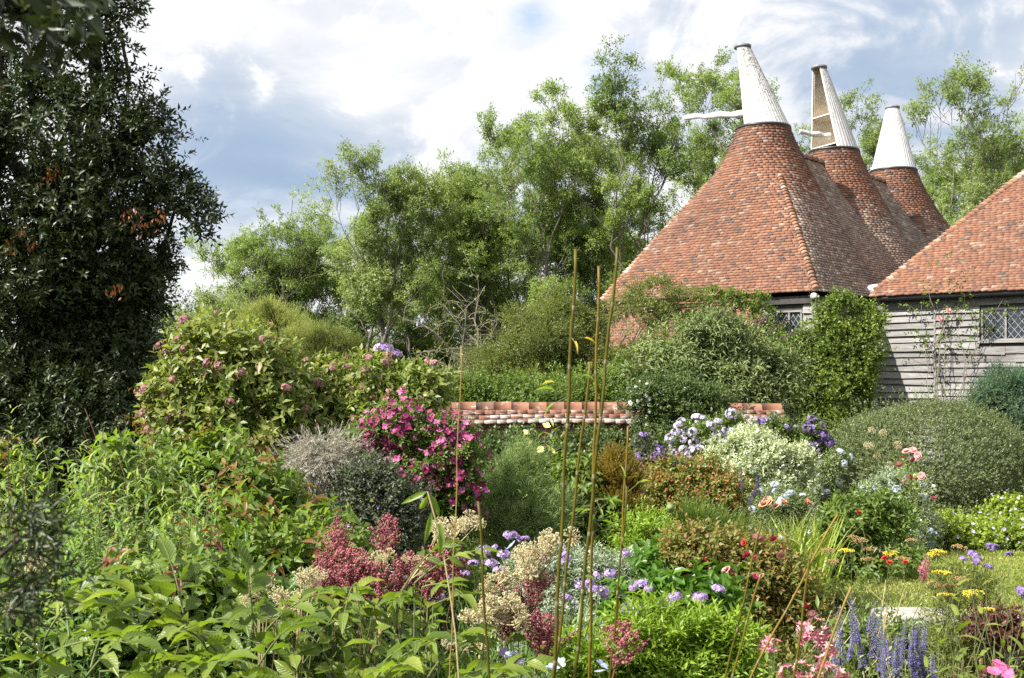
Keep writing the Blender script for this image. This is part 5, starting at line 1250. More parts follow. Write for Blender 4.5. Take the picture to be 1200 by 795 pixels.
# ------------------------------------------------------------------ ground cover between the plants
def ground_fill():
    n = 15000; P = np.stack([rng.uniform(-7, 9, n), rng.uniform(2.0, 17.5, n)], -1); ok = np.abs(P[:, 0]) < P[:, 1]*.5+.6
    poly = np.array(LAWN); ins = np.zeros(n, bool); j = len(poly)-1
    for i in range(len(poly)):
        xi, yi = poly[i]; xj, yj = poly[j]; ins ^= ((yi > P[:, 1]) != (yj > P[:, 1])) & (P[:, 0] < (xj-xi)*(P[:, 1]-yi)/(yj-yi)+xi); j = i
    edge = (P[:, 0] > 3.0) & (P[:, 1] > 10.0) & (P[:, 1] < 10.9)
    P = P[ok & ~ins & ~edge]; P3 = np.concatenate([P, gz(P[:, 0], P[:, 1])[:, None]], 1)
    mb = MB(); hgt = .10+.16*(.5+.5*np.sin(P[:, 0]*1.9+np.sin(P[:, 1]*1.3)*2))
    sprigs(mb, P3, np.tile([0, 0, 1.], (len(P), 1)), hgt*1.5, 9, .085, .036, 65, .5, MD, np.clip(rng.random(len(P))*.8, 0, 1), .35, clus=.5)
    tag(mb.build('ground_cover', M['lf_mid']), 'leafy low ground cover filling the soil between the shrubs', 'ground cover', kind='stuff')
ground_fill()

# ------------------------------------------------------------------ left foreground: lilies, peonies, big leaved aralia
M['lf_lily'] = leafmat('narrow_lily_leaf', [(.05, .10, .035), (.085, .15, .05), (.125, .19, .06), (.21, .24, .06)], .45, .36, .5, hue=(1, 1, 1))
def whorl_clump(label, D, tops, seed, L=.115, W=.0155, mt='lf_lily', k=46, cat='lily', name='lily_clump', group='narrow leaved lily clumps', u0=.55):
    b = grd(np.mean([t[0] for t in tops]), D); b[2] = gz(b[0], b[1]); root = thing(name, label, cat, b, group)
    T = np.array([S(x, y, D+rng.normal()*.18) for x, y in tops]); ft = b+np.stack([(T[:, 0]-b[0])*.8, (T[:, 1]-b[1])*.8, np.zeros(len(T))], -1)
    P0, R0 = stems_up(ft, T, .0055, 12, .012, .1); w = MB(); tubes(w, P0, R0, 5); w.build('stem', M['stem_green'], root, True)
    i0 = int(u0*11); mb = MB(); P = P0[:, i0]; d = P0[:, -1]-P; ln = np.linalg.norm(d, axis=1)
    sprigs(mb, P, d, ln*1.03, k, L, W, 76, .0, BL, None, .02, .8, .4, tipt=.7, flat=.6, taper=.5); mb.build('foliage', M[mt], root); return root
r_ = np.random.default_rng(77)
def jitter_tops(n, x0, x1, y0, y1): return [(r_.uniform(x0, x1), r_.uniform(y0, y1)) for _ in range(n)]
whorl_clump('tall lily stems with starry yellow green tips against the dark evergreen', 5.6, [(46, 503), (88, 528), (126, 535), (158, 548), (182, 546), (8, 520), (-10, 540), (110, 548), (60, 545), (30, 552)], 1)
whorl_clump('dense lily clump at the left edge, below the tallest starry stems', 5.1, jitter_tops(36, -20, 130, 550, 612), 2)
whorl_clump('lily clump between the left edge clump and the bronze leaved peonies', 5.0, jitter_tops(34, 95, 255, 548, 610), 3)
whorl_clump('lower lily clump half buried among the peony leaves', 4.6, jitter_tops(20, 0, 130, 635, 695), 4)
whorl_clump('single short lily clump just above the big leaves at the lower left', 4.1, [(45, 690), (20, 705), (70, 712)], 5, .12, .018)
M['lf_peony'] = leafmat('peony_leaf', [(.04, .07, .013), (.075, .11, .02), (.12, .155, .033), (.17, .18, .05)], .4, .38, .45, veins=True, hue=(.92, 1.04, .85))
M['lf_bronze2'] = leafmat('young_bronze_leaf', [(.06, .026, .012), (.105, .046, .018), (.13, .075, .026), (.13, .105, .03)], .34, .38, .4, veins=True)
M['lf_russet'] = leafmat('russet_leaf', [(.055, .018, .014), (.09, .026, .018), (.13, .05, .026)], .3, .4, .4)
def peony(label, D, lobes, nb, mtb='lf_bronze2', cover=1.1, L=.085, W=.04):
    a, lb, (P, N) = shrub('peony_bush', label, 'peony', D, lobes, 'lf_peony', L, W, 6, .15, cover, 75, .1, MD, 12, .38, stems=14, bark='stem_red', stem_r=.008, bend=1.6, group='bronze leaved peony bushes', jit=.5, rough=.25, shoots=.12, flat=.3)
    Pf, Nf = pick_front(P, N, nb, .9, sep=.07); mb = MB(); Pf = Pf+Nf*.06
    for q in range(2): sprigs(mb, Pf+rng.normal(size=Pf.shape)*.03, Nf*.4+[0, -.2, .9], .10, 5, .078, .03, 105, .1, MD, None, .35, 1.8, .4, flat=.1)
    mb.build('young_foliage', M[mtb], a); return a
peony('bronze and green peony bush in front of the tall pink flowered shrub', 7.0, [(230, 570, 60, 45), (290, 575, 60, 45), (190, 590, 50, 40), (330, 605, 55, 40), (260, 540, 40, 28)], 58)
peony('peony bush with russet young leaves spreading to the purple bush', 5.6, [(270, 635, 70, 45), (340, 645, 60, 42), (395, 640, 40, 35), (310, 680, 80, 45)], 40)
peony('peony bush with dark red leaf tufts below the lilies', 4.7, [(165, 690, 50, 28), (215, 690, 60, 32), (130, 710, 50, 28), (240, 715, 60, 36)], 26, 'lf_russet')
peony('straggling peony with upright bronze shoots at the left edge', 5.9, [(140, 545, 30, 30), (20, 560, 30, 30), (170, 575, 35, 30)], 16)
stalk_plant('peony_shoot', 'tall red stemmed shoot with curled bronze leaf tips, far left edge', 'peony', 4.6, 20, [(10, 510), (22, 520), (4, 530)], [None], 'lf_bronze2', (.06, .03, 12), 'stem_red')
stalk_plant('peony_shoot', 'thin upright shoot with russet leaf tips in front of the dark evergreen', 'peony', 6.6, 140, [(138, 490), (146, 486)], [None], 'lf_bronze2', (.07, .035, 16), 'stem_red')
M['lf_glossy'] = leafmat('glossy_dark_leaf', [(.02, .05, .010), (.04, .08, .015), (.07, .12, .024), (.12, .17, .04)], .35, .3, .55, hue=(1, 1, 1), veins=True)
shrub('leafy_bush', 'mid green bush filling the space behind the big aralia leaves', 'bush', 4.7, [(60, 735, 80, 50), (160, 745, 80, 50), (260, 745, 80, 48), (330, 735, 50, 40), (10, 705, 60, 50)], 'lf_glossy', .085, .032, 7, .16, 1.3, subs=16, stems=10, rough=.25, shoots=.12)
M['lf_aralia'] = leafmat('aralia_leaf', [(.035, .065, .010), (.065, .105, .016), (.10, .145, .024), (.145, .185, .038)], .45, .38, .45, veins=True)
def pinnate(mb, stems, base, d0, Ln, pairs, L, W, droop=.5, tint=None, tpl=HI):
    """compound leaves: an arching stalk with paired leaflets and one at its end"""
    n = len(base); d0 = nrm(d0); k = 10; q = np.linspace(0, 1, k)[None, :, None]; Ln = np.broadcast_to(Ln, (n,))
    P = base[:, None]+d0[:, None]*Ln[:, None, None]*q-np.array([0, 0, 1.])*Ln[:, None, None]*droop*q**2*.6
    tubes(stems, P, .0042*np.linspace(1, .4, k)[None], 4)
    T = nrm(np.gradient(P, axis=1)); sd = nrm(np.cross(T, np.array([0, 0, 1.]))); up = np.cross(sd, T)
    tint = rng.random(n) if tint is None else tint
    for u in np.linspace(.38, .92, pairs):
        i = int(u*(k-1))
        for sg in (-1, 1):
            ax = nrm(T[:, i]*.55+sg*sd[:, i]+rng.normal(size=(n, 3))*.14); s = rng.uniform(.75, 1.1, n)*(1-.35*abs(u-.6))
            leaves(mb, P[:, i]+ax*.008, ax+rng.normal(size=(n, 3))*.22, up[:, i]+rng.normal(size=(n, 3))*.5, L*s*rng.uniform(.75, 1.1, n), W*s, tpl, np.clip(tint*.5+rng.random(n)*.4, 0, 1), bend=1.0)
    leaves(mb, P[:, -1], T[:, -1]+rng.normal(size=(n, 3))*.1, up[:, -1]+rng.normal(size=(n, 3))*.2, np.full(n, L*1.1), np.full(n, W*1.1), tpl, tint)
def aralia(label, D, centre, n, spread, L=.115, W=.058, Ln=.38, zlow=-.45, up=(.1, 1.5), pairs=4):
    c = S(*centre, D); b = np.array([c[0], c[1], gz(c[0], c[1])]); root = thing('aralia', label, 'aralia', b, 'big leaved aralias')
    T = c+rng.normal(size=(n, 3))*spread; mb, st = MB(), MB(); out = nrm((T-c)/np.array(spread)*[1, 1, .3]+rng.normal(size=(n, 3))*.5); out[:, 2] = rng.uniform(*up, n); out[:, 1] = out[:, 1]-.1
    pinnate(mb, st, T, out, Ln*rng.uniform(.7, 1.2, n), pairs, L, W, .55)
    P0, R0 = stems_up(b+rng.normal(size=(n, 3))*[.05, .05, 0], T, .007, 8, .02, .15); tubes(st, P0, R0, 5)
    st.build('stem', M['stem_green'], root, True); mb.build('foliage', M['lf_aralia'], root); return root
aralia('big bright aralia leaves along the bottom edge at the left corner', 3.6, (40, 792), 24, (.26, .22, .08))
aralia('aralia with a large pale leaf spray under the coral plumes', 3.7, (255, 790), 16, (.26, .22, .07), .115, .058)
aralia('aralia leaves spreading below the left cream umbels', 3.8, (400, 832), 28, (.24, .22, .09), .11, .056)
aralia('aralia leaves between the thin yellow cane and the thicker canes', 4.0, (525, 835), 16, (.20, .2, .09), .10, .05)
aralia('single aralia spray lifting above the coral plumes', 4.2, (455, 712), 8, (.09, .1, .05), .085, .036, .28)
aralia('glossy aralia leaves in front of the dark gap at the left', 3.5, (140, 815), 10, (.25, .2, .06), .12, .06)
# cream umbels on arching stalks
def umbel_stem(label, D, foot, tip, heads):
    b = S(*foot, D); b0 = np.array([b[0], b[1], gz(b[0], b[1])]) if foot[1] > 780 else b; root = thing('umbel_stem', label, 'flower', b0, 'cream umbel heads on stalks'); t = S(*tip, D)
    w = MB(); q = np.linspace(0, 1, 12)[:, None]; P = b0+(t-b0)*q+np.sin(q*PI)*np.array([0, 0, .05]); tubes(w, P[None], np.linspace(.006, .003, 12)[None], 5); Ls = []
    for px, py, sz in heads:
        h = S(px, py, D+rng.normal()*.05); i = int(rng.integers(6, 11)); Ls.append(np.stack([P[i]*(1-x)+h*x+[0, 0, -.02*math.sin(x*PI)] for x in np.linspace(0, 1, 6)]))
        inst('flower_head', H['umbel_'+'abc'[rng.integers(2) if sz > .8 else 2]], root, h, (rng.random(), rng.random(), rng.random()*6), sz)
    tubes(w, np.array(Ls), .0016, 4); w.build('stem', M['umbel_stalk'], root, True)
def cl_(cx, cy, n, sx, sy, s0=.8, s1=1.1): return [(cx+r_.normal()*sx, cy+r_.normal()*sy, r_.uniform(s0, s1)) for _ in range(n)]
umbel_stem('cream umbels at the left end of the coral plumes', 4.4, (320, 790), (352, 700), cl_(345, 705, 7, 12, 8)+cl_(363, 680, 6, 8, 8)+[(318, 724, .8), (322, 732, .7)])
umbel_stem('tall cream umbel cluster behind the leafy aralia spray', 4.6, (445, 760), (445, 660), cl_(442, 664, 10, 10, 9)+cl_(430, 672, 3, 6, 4)+[(420, 690, .8)])
umbel_stem('uppermost cream umbel cluster on a slanting brown stalk by the thin yellow cane', 4.5, (435, 765), (520, 635), cl_(540, 616, 8, 10, 4)+cl_(515, 622, 5, 7, 4)+cl_(530, 634, 4, 8, 3)+[(475, 656, .7), (489, 655, .7), (495, 674, .7)])
umbel_stem('cream umbels along a long pale leaning stalk beside the thickest cane', 4.3, (545, 730), (632, 665), cl_(650, 634, 6, 8, 4)+cl_(625, 650, 6, 8, 4)+cl_(625, 672, 6, 8, 4)+cl_(590, 677, 4, 8, 3)+cl_(578, 693, 3, 5, 5))
umbel_stem('broad cream umbel cluster among the right hand coral plumes', 4.2, (560, 780), (585, 715), cl_(595, 712, 11, 12, 7)+cl_(572, 722, 6, 10, 7)+cl_(540, 745, 6, 10, 8, .7, 1))
umbel_stem('faded cream umbels in the green at the far left', 4.1, (40, 760), (38, 665), cl_(40, 662, 7, 9, 6)+[(12, 715, .9), (8, 722, .8)])
umbel_stem('small cream umbels low among the big aralia leaves', 3.9, (306, 800), (304, 712), [(322, 760, .7), (293, 697, .9), (302, 702, .8), (288, 704, .8), (316, 682, .8), (310, 688, .7)])
# coral plumes
def plumes(label, D, base_px, tops):
    stalk_plant('astilbe', label, 'astilbe', D, base_px, [(x, y-10) for x, y in tops], [None], 'lf_mid', (.06, .025, 20), 'stem_red', .004)
    root = bpy.context.scene.objects['astilbe'] if False else COL.objects[-1]
    while root.parent: root = root.parent
    root['group'] = 'coral astilbe clumps'
    for x, y in tops: inst('plume', H[('plume_a', 'plume_b', 'plume_c')[rng.integers(3)]], root, S(x, y+4, D+rng.normal()*.06), (rng.normal()*.15, rng.normal()*.2, rng.random()*6), rng.uniform(.9, 1.2))
plumes('tallest coral astilbe plumes left of the cream umbels', 4.7, 385, [(388, 662), (398, 655), (378, 690), (390, 700), (372, 705)])
plumes('coral astilbe mass between the two cream umbel clusters', 4.6, 420, [(405, 700), (418, 708), (430, 695), (440, 712), (412, 690), (452, 648), (395, 715), (428, 680)])
plumes('coral astilbe plumes in front of the strappy leaves', 4.6, 500, [(468, 712), (470, 702), (498, 705), (505, 698), (515, 690), (535, 680), (492, 692), (508, 712)])
plumes('dark coral astilbe against the right hand cream umbels', 4.4, 615, [(628, 705), (620, 715), (600, 738), (608, 745), (588, 745), (595, 752)])
plumes('short coral astilbe at the foot of the thickest cane', 4.2, 635, [(636, 760), (642, 768), (630, 772), (720, 782)])

# ------------------------------------------------------------------ centre foreground
M['lf_strap'] = leafmat('strap_leaf', [(.03, .075, .012), (.05, .11, .018), (.085, .155, .03)], .4, .35, .5)
def strap_clump(label, D, x0, x1, ytop, ybase, n, mt='lf_strap', L=None, W=.014, name='strap_leaf_clump', cat='plant', group='clumps of long strap leaves', lean=.35, vert=1.6):
    xa, xb = S(x0, 0, D)[0], S(x1, 0, D)[0]; b = np.array([(xa+xb)/2, D, gz((xa+xb)/2, D)]); zt = S(0, ytop, D)[2]; root = thing(name, label, cat, b, group)
    n1 = n; ft = np.stack([rng.uniform(xa, xb, n1), D+rng.uniform(-.3, .3, n1), np.full(n1, b[2])], -1); hgt = (zt-b[2])*rng.uniform(.6, 1.08, n1); k = 9; q = np.linspace(0, 1, k)
    az = rng.random(n1)*2*PI; ln = rng.uniform(.15, lean, n1)*hgt; P = ft[:, None]+np.stack([np.cos(az)[:, None]*ln[:, None]*q**vert*1.4, np.sin(az)[:, None]*ln[:, None]*q**vert*1.4, hgt[:, None]*(q-.22*q**3*(ln/hgt)[:, None]*2)], -1)
    T = nrm(np.gradient(P, axis=1)); sd = nrm(np.cross(T, np.stack([np.cos(az), np.sin(az), 0*az], -1)[:, None]+rng.normal(size=(n1, 1, 3))*.3)); ww = W*(1-q**3)[None, :, None]*rng.uniform(.7, 1.2, (n1, 1, 1))
    V = np.stack([P-sd*ww/2, P+sd*ww/2], 2); idx = np.arange(n1*k*2).reshape(n1, k, 2); f = np.stack([idx[:, :-1, 0], idx[:, :-1, 1], idx[:, 1:, 1], idx[:, 1:, 0]], -1).reshape(-1, 4)
    mb = MB(); mb.add(V.reshape(-1, 3), [f], tint=np.repeat(rng.random(n1), k*2)); mb.build('foliage', M[mt], root); return root
strap_clump('upright strappy green leaves behind the coral plumes and thickest cane', 5.2, 590, 700, 655, 795, 190)
strap_clump('strap leaves with tiny lilac flowers, left of the strappy clump by the cane', 5.6, 470, 600, 668, 795, 170)
strap_clump('fresh green grassy clump beyond the roses, right of the variegated bush', 11, 905, 968, 588, 650, 260, 'lf_lime', W=.018, lean=.42)
M['lf_silver'] = leafmat('silver_leaf', [(.06, .09, .045), (.12, .155, .095), (.22, .25, .19), (.40, .42, .37)], .2, .7, .15, hue=(1, 1, 1))
sv, lb, (P, N) = shrub('silver_cushion', 'silvery white cushion plant with lilac buttons beside the canes', 'plant', 8.2, [(690, 664, 40, 18), (725, 672, 32, 18), (655, 662, 28, 16), (710, 690, 45, 20), (620, 668, 30, 15)], 'lf_silver', .04, .01, 7, .12, 1.4, subs=12, stems=6, rough=.3, shoots=.2)
Pf, Nf = pick_front(P, N, 95, .6, sep=.05); scatter_heads(sv, [H['wht'], H['wht3'], H['wht']], Pf, Nf, (.5, .9), push=.05)
Pf, Nf = pick_front(P, N, 26, .6, sep=.12); scatter_heads(sv, H['scab'], Pf, Nf, (.8, 1.3), push=.07)
def dots(label, D, base, tops, head, sc=(.8, 1.2), mt='lf_mid', name='scabious', cat='flower', group='lilac button flowers on thin stems', leaf=(.05, .012, 8), stem='stem_green', tilt=.25): return stalk_plant(name, label, cat, D, base, tops, head if isinstance(head, list) else [head], mt, leaf, stem, .0022, sc, group=group, tilt=tilt)
dots('lilac buttons scattered in front of the fennel', 6.6, 560, [(568, 645), (579, 642), (590, 650), (600, 628), (606, 630), (596, 627), (615, 632), (555, 660), (540, 655), (575, 660), (545, 672), (530, 676), (585, 668)], H['scab'], (.8, 1.3))
dots('pink lilac buttons between the middle canes', 6.0, 675, [(662, 655), (680, 686), (688, 682), (664, 700), (695, 690), (706, 694), (660, 650), (700, 675), (715, 672)], H['scab'], (.9, 1.3))
dots('pale violet flowers low between the coral plumes', 5.0, 520, [(600, 640), (488, 680), (470, 695), (505, 672), (460, 672), (512, 700), (637, 650)], [H['blue1'], H['scab']], (.8, 1.2))
dots('sky blue flowers dotted under the dark purple bush', 6.0, 370, [(362, 660), (372, 657), (378, 665), (385, 670), (366, 672), (405, 688), (352, 668), (380, 658), (475, 676)], H['blue1'], (.6, .9))
dots('lilac flowers on the broad leaved clump right of the canes', 6.2, 770, [(735, 712), (745, 716), (755, 714), (780, 708), (783, 705), (775, 700), (760, 690), (790, 700), (742, 688), (752, 684), (820, 700), (842, 690)], H['scab'], (.8, 1.5))
dots('white and lilac petals low at the bottom edge beside the cane foot', 4.1, 610, [(598, 770), (590, 765), (606, 773), (655, 778), (648, 783), (703, 788), (705, 780), (525, 755)], [H['blue1'], H['ger_v']], (.9, 1.2))
def broad_clump(label, D, lobes, L, W, mt='lf_mid', tpl=HI, **kw): return shrub('broad_leaved_clump', label, 'plant', D, lobes, mt, L, W, 5, .12, kw.pop('cover', 1.3), 62, .6, tpl, 12, .4, stems=8, bark='stem_green', stem_r=.006, bend=1.4, group='broad leaved clumps', rough=.25, **kw)
broad_clump('dark broad leaved clump right of the canes', 6.4, [(760, 710, 40, 24), (800, 715, 40, 26), (830, 700, 34, 26), (740, 730, 40, 28)], .13, .055, 'lf_strap')
broad_clump('broad green leaves around the yellow primroses', 10.2, [(680, 575, 30, 30), (700, 600, 28, 28), (665, 605, 26, 26)], .10, .05)
M['lf_fresh'] = leafmat('fresh_lime_leaf', [(.06, .11, .012), (.10, .165, .02), (.15, .22, .03), (.20, .26, .06)], .42)
shrub('lime_clump', 'bright lime green feathery clump at the bottom edge right of the canes', 'plant', 4.7, [(770, 755, 50, 32), (820, 765, 50, 36), (860, 775, 40, 36), (740, 785, 45, 30), (800, 800, 60, 36)], 'lf_fresh', .055, .014, 10, .14, 1.5, 50, .9, MD, 14, .34, stems=8, bark='stem_green', rough=.25, shoots=.12, group='lime green clumps')
shrub('lime_clump', 'lime green clump between the strappy leaves and the last thick cane', 'plant', 4.9, [(690, 770, 32, 26), (705, 790, 40, 30), (670, 785, 30, 26)], 'lf_fresh', .06, .014, 10, .14, 1.3, 50, .9, MD, 12, .34, stems=8, bark='stem_green', rough=.25, shoots=.12, group='lime green clumps')
shrub('pale_bush', 'light green airy bush between the heather and the red tinged bush', 'bush', 9.0, [(750, 630, 34, 30), (775, 645, 34, 30), (740, 655, 30, 26)], 'lf_fresh', .05, .018, 7, .13, 1.3, 50, .6, MD, 12, .34, stems=8)
shrub('foxglove_clump', 'large mid green leaves below the light green airy bush', 'plant', 7.8, [(765, 665, 32, 22), (790, 670, 30, 20)], 'lf_strap', .12, .045, 5, .12, 1.2, 60, .4, HI, 8, .4, stems=5, bark='stem_green')
shrub('leafy_plant', 'low leafy plant below the left edging stone, behind the violet spikes', 'plant', 8.6, [(1035, 748, 40, 18), (1075, 752, 36, 18), (1000, 745, 30, 18)], 'lf_mid', .06, .028, 6, .12, 1.3, stems=5, bark='stem_green')
# roses
M['lf_rose'] = leafmat('rose_leaf', [(.04, .06, .016), (.07, .095, .022), (.11, .12, .033), (.15, .10, .04), (.19, .085, .05)], .38)
rs, lb, (P, N) = shrub('rose_bush', 'bronze leaved rose bush with pink and coral blooms', 'rose', 7.6, [(830, 650, 48, 30), (870, 665, 50, 38), (910, 690, 45, 40), (845, 695, 50, 35), (930, 720, 40, 35), (800, 640, 30, 24)], 'lf_rose', .045, .024, 6, .12, 1.2, subs=14, stems=12, bark='stem_red', rough=.3, shoots=.16, tipt=.4)
for px, py, k, s in ((888, 632, 'rose', 1.1), (907, 633, 'rose_hot', .9), (914, 632, 'rose_white', .9), (875, 652, 'rose_hot', .9), (886, 654, 'rose_hot', .7), (916, 652, 'rose', .8), (852, 668, 'rose', .9), (858, 669, 'rose', .7), (885, 676, 'rose_hot', .7), (893, 676, 'rose', .6), (825, 657, 'rose_red', .8), (872, 636, 'rose_red', .8), (945, 590, 'rose_peach', .9), (945, 712, 'rose_red', .8), (952, 722, 'rose', 1.0), (958, 724, 'rose_white', .7)):
    inst('flower', H[k], rs, S(px, py, 7.1), (rad(50), rng.normal()*.4, rng.random()*6), s*.72)
st_ = stalk_plant('rose_bush', 'rose with large peach blooms in front of the pale blue flower drift', 'rose', 11.5, 910, [(900, 587, 0), (918, 590, 0), (910, 594, 0), (895, 592, 0)], [H['rose_peach']], 'lf_mid', (.06, .03, 20), sc=(.75, .95), tilt=.6)
shrub('grass_tuft', 'green grassy tuft under the red tinged bush', 'plant', 10.5, [(820, 622, 40, 20), (850, 628, 30, 18)], 'lf_mid', .09, .008, 10, .22, 1.3, 25, 1.2, LO, 10, .35, stems=0)
_pod = MB(); lathe(_pod, (0, 0, 0), [(.004, -.03), (.016, -.02), (.024, 0), (.022, .016), (.012, .026), (.022, .029), (.024, .033), (.006, .037)], 14)
H['seedpod'] = mdata('poppy_pod', _pod, M['lf_grey'], True)
for px, py in ((786, 597),): stalk_plant('poppy_seed_head', 'grey green poppy seed head standing before the red tinged bush', 'seed head', 8, 786, [(786, 597)], [H['seedpod']], 'lf_grey', (.05, .02, 8))
dots('dark blue flower spikes at the right foot of the red tinged bush', 11, 880, [(870, 575), (890, 580), (893, 590), (878, 590)], H['spike_dark'], (.9, 1.2), name='dark_sage', group='dark flower spikes')
# ------------------------------------------------------------------ right side
shrub('leafy_plant', 'mid green leafy plants below the grassy clump at the back of the lawn', 'plant', 12.5, [(1000, 612, 40, 26), (1040, 616, 34, 24), (1020, 598, 30, 24), (970, 632, 30, 20)], 'lf_mid', .08, .035, 6, .14, 1.3, stems=6)
M['lf_silver2'] = leafmat('grey_silver_leaf', [(.08, .11, .08), (.13, .17, .13), (.20, .24, .20), (.30, .33, .29)], .2, .7, .15)
sl2, lb, (P, N) = shrub('silver_plant', 'grey silver leaved plant with pale blue flowers before the dome', 'plant', 14, [(1065, 600, 24, 32), (1075, 625, 26, 30), (1045, 580, 24, 24), (1020, 590, 18, 22)], 'lf_silver2', .07, .016, 8, .2, 1.3, 40, .7, stems=6, rough=.3, shoots=.15)
Pf, Nf = pick_front(P, N, 46, .7, sep=.07); scatter_heads(sl2, [H['blue1'], H['wht3'], H['dome_blue']], Pf, Nf, (.5, 1.0), push=.05)
stalk_plant('mallow', 'pink flowered mallow stems in front of the dome', 'flower', 13.5, 1070, [(1062, 530), (1070, 528), (1076, 534), (1058, 536), (1066, 560), (1074, 562), (1061, 563), (1094, 585), (1070, 540), (1080, 558), (1054, 545)], [H['rose'], H['rose_hot'], H['rose']], 'lf_lime', (.07, .035, 24), sc=(.7, 1.0), tilt=.8)
stalk_plant('seed_stalk', 'tan seed stalks standing up against the dome', 'seed head', 14.5, 1030, [(1022, 505), (1035, 508), (1016, 522), (1052, 522), (1020, 524), (1042, 545), (1028, 535)], [H['umbel_b']], 'lf_grey', (.05, .02, 10), sc=(1.3, 1.8))
gr = []
for i, (px, py, rx, rz, D, lab) in enumerate([(1105, 625, 36, 26, 14.6, 'geranium mound dotted with pale flowers, left of the others, touching the silver plant'), (1150, 622, 36, 24, 15.2, 'geranium mound just under the right half of the dome'), (1195, 628, 38, 28, 14.8, 'geranium mound at the right edge behind the lawn'), (1130, 628, 40, 15, 14.6, 'lowest geranium mound along the back edge of the lawn'), (1188, 598, 28, 18, 15.8, 'geranium mound highest up against the dome at the right edge')]):
    g, lb, (P, N) = shrub('geranium', lab, 'geranium', D, [(px, py, rx, rz), (px-rx*.5, py+8, rx*.6, rz*.7), (px+rx*.5, py+6, rx*.6, rz*.7)], 'lf_lime', .05, .045, 5, .11, 1.3, 65, .3, LO, 12, .4, stems=5, bark='stem_green', rough=.25, group='geranium mounds')
    Pf, Nf = pick_front(P, N, 24, .5, sep=.12); scatter_heads(g, [H['ger'], H['ger_v'], H['ger']], Pf, Nf, (.7, 1.1), push=.06)
# yarrow
def yarrow(label, D, base, tops, kinds): return stalk_plant('yarrow', label, 'yarrow', D, base, [(x, y, k) for (x, y), k in zip(tops, kinds)], [H['flat_yellow'], H['flat_brown']], 'lf_grey', (.06, .01, 16), 'stem_green', .003, (.9, 1.25), 'flower_head', 'yarrow plants', .15)
yarrow('yarrow with a broad yellow head and brown heads, left end of the lawn', 7.2, 1000, [(992, 646), (1000, 630), (970, 646), (1020, 644), (978, 660), (1008, 634)], [0, 1, 1, 1, 1, 1])
yarrow('yarrow with one flat yellow head over the middle of the lawn', 7.0, 1050, [(1044, 649), (1068, 634), (1058, 656), (1017, 656)], [0, 1, 1, 1])
yarrow('yarrow with the largest yellow head in front of the geraniums', 7.0, 1095, [(1100, 647), (1124, 642), (1096, 650)], [0, 1, 0])
yarrow('wiry yarrow with small yellow heads above the edging stones', 6.6, 1110, [(1103, 672), (1110, 688), (1140, 696), (1108, 698), (1156, 715), (1095, 685), (1125, 680)], [0, 1, 0, 0, 0, 1, 1])
stalk_plant('snapdragon', 'pink snapdragon spike over the lawn', 'flower', 6.6, 1085, [(1079, 672), (1081, 680)], [H['spike_pink']], 'lf_grey', (.05, .012, 12), sc=(.7, 1.0))
stalk_plant('red_flower', 'red blooms on thin stems at the lawn edge', 'flower', 6.8, 1050, [(1037, 655), (1042, 660), (1061, 660), (1006, 602)], [H['rose_red']], 'lf_mid', (.06, .016, 14), sc=(.45, .65), tilt=.6)
M['lf_wiry'] = leafmat('wiry_leaf', [(.05, .07, .02), (.09, .115, .03), (.14, .16, .05), (.22, .19, .08)], .3)
shrub('wiry_bush', 'wiry olive bush standing against the lawn', 'bush', 7.2, [(1115, 690, 26, 26), (1140, 700, 28, 26), (1120, 725, 34, 26), (1150, 735, 30, 20)], 'lf_wiry', .05, .008, 12, .20, .8, 30, .8, LO, 12, .36, stems=22, bark='stem_green', stem_r=.003, core=False, rough=.3, shoots=.2)
stalk_plant('dry_plant', 'tangle of tan dry stems in front of the lawn', 'plant', 6.2, 1010, [(985, 690), (1003, 700), (1030, 690), (1045, 705), (975, 715), (1060, 690), (1020, 720), (1038, 680), (1052, 715), (992, 725), (1012, 685)], [None], 'lf_wiry', (.04, .008, 12), 'umbel_stalk', wob=.07)
stalk_plant('verbena', 'thin verbena stems with tiny violet buttons over the lawn', 'verbena', 5.6, 1160, [(1143, 651), (1138, 648), (1129, 655), (1145, 657), (1158, 665), (1162, 641), (1183, 650), (1197, 692), (1200, 700), (1160, 640), (1166, 642)], [H['verb']], 'lf_mid', (.05, .01, 6), sc=(.8, 1.2), tilt=.3)
# violet spikes
def spikes(label, D, base, tops, heads=('spike_a', 'spike_b'), mt='lf_grey'):
    root = stalk_plant('salvia', label, 'salvia', D, base, tops, [None], mt, (.045, .016, 22), 'stem_green', .003, group='violet salvia clumps')
    for x, y in tops:
        inst('flower_spike', H[heads[rng.integers(len(heads))]], root, S(x, y+38, D+rng.normal()*.05), (rng.normal()*.12, rng.normal()*.14, rng.random()*6), rng.uniform(.7, 1.1)*np.array([rng.uniform(.8, 1.15), 1, rng.uniform(.85, 1.15)]))
spikes('tallest violet salvia spikes with a gap between them', 4.9, 1010, [(1018, 706), (1003, 715), (995, 735), (1008, 732), (985, 742), (1022, 735), (1012, 745), (980, 752)])
spikes('violet salvia spikes in the middle of the group', 4.8, 1040, [(1040, 738), (1045, 745), (1032, 750), (1050, 755), (1038, 765), (1055, 742)])
spikes('violet salvia spikes at the right of the group beside the phlox leaves', 4.9, 1075, [(1074, 722), (1068, 742), (1080, 745), (1072, 760), (1086, 765), (1093, 770)])
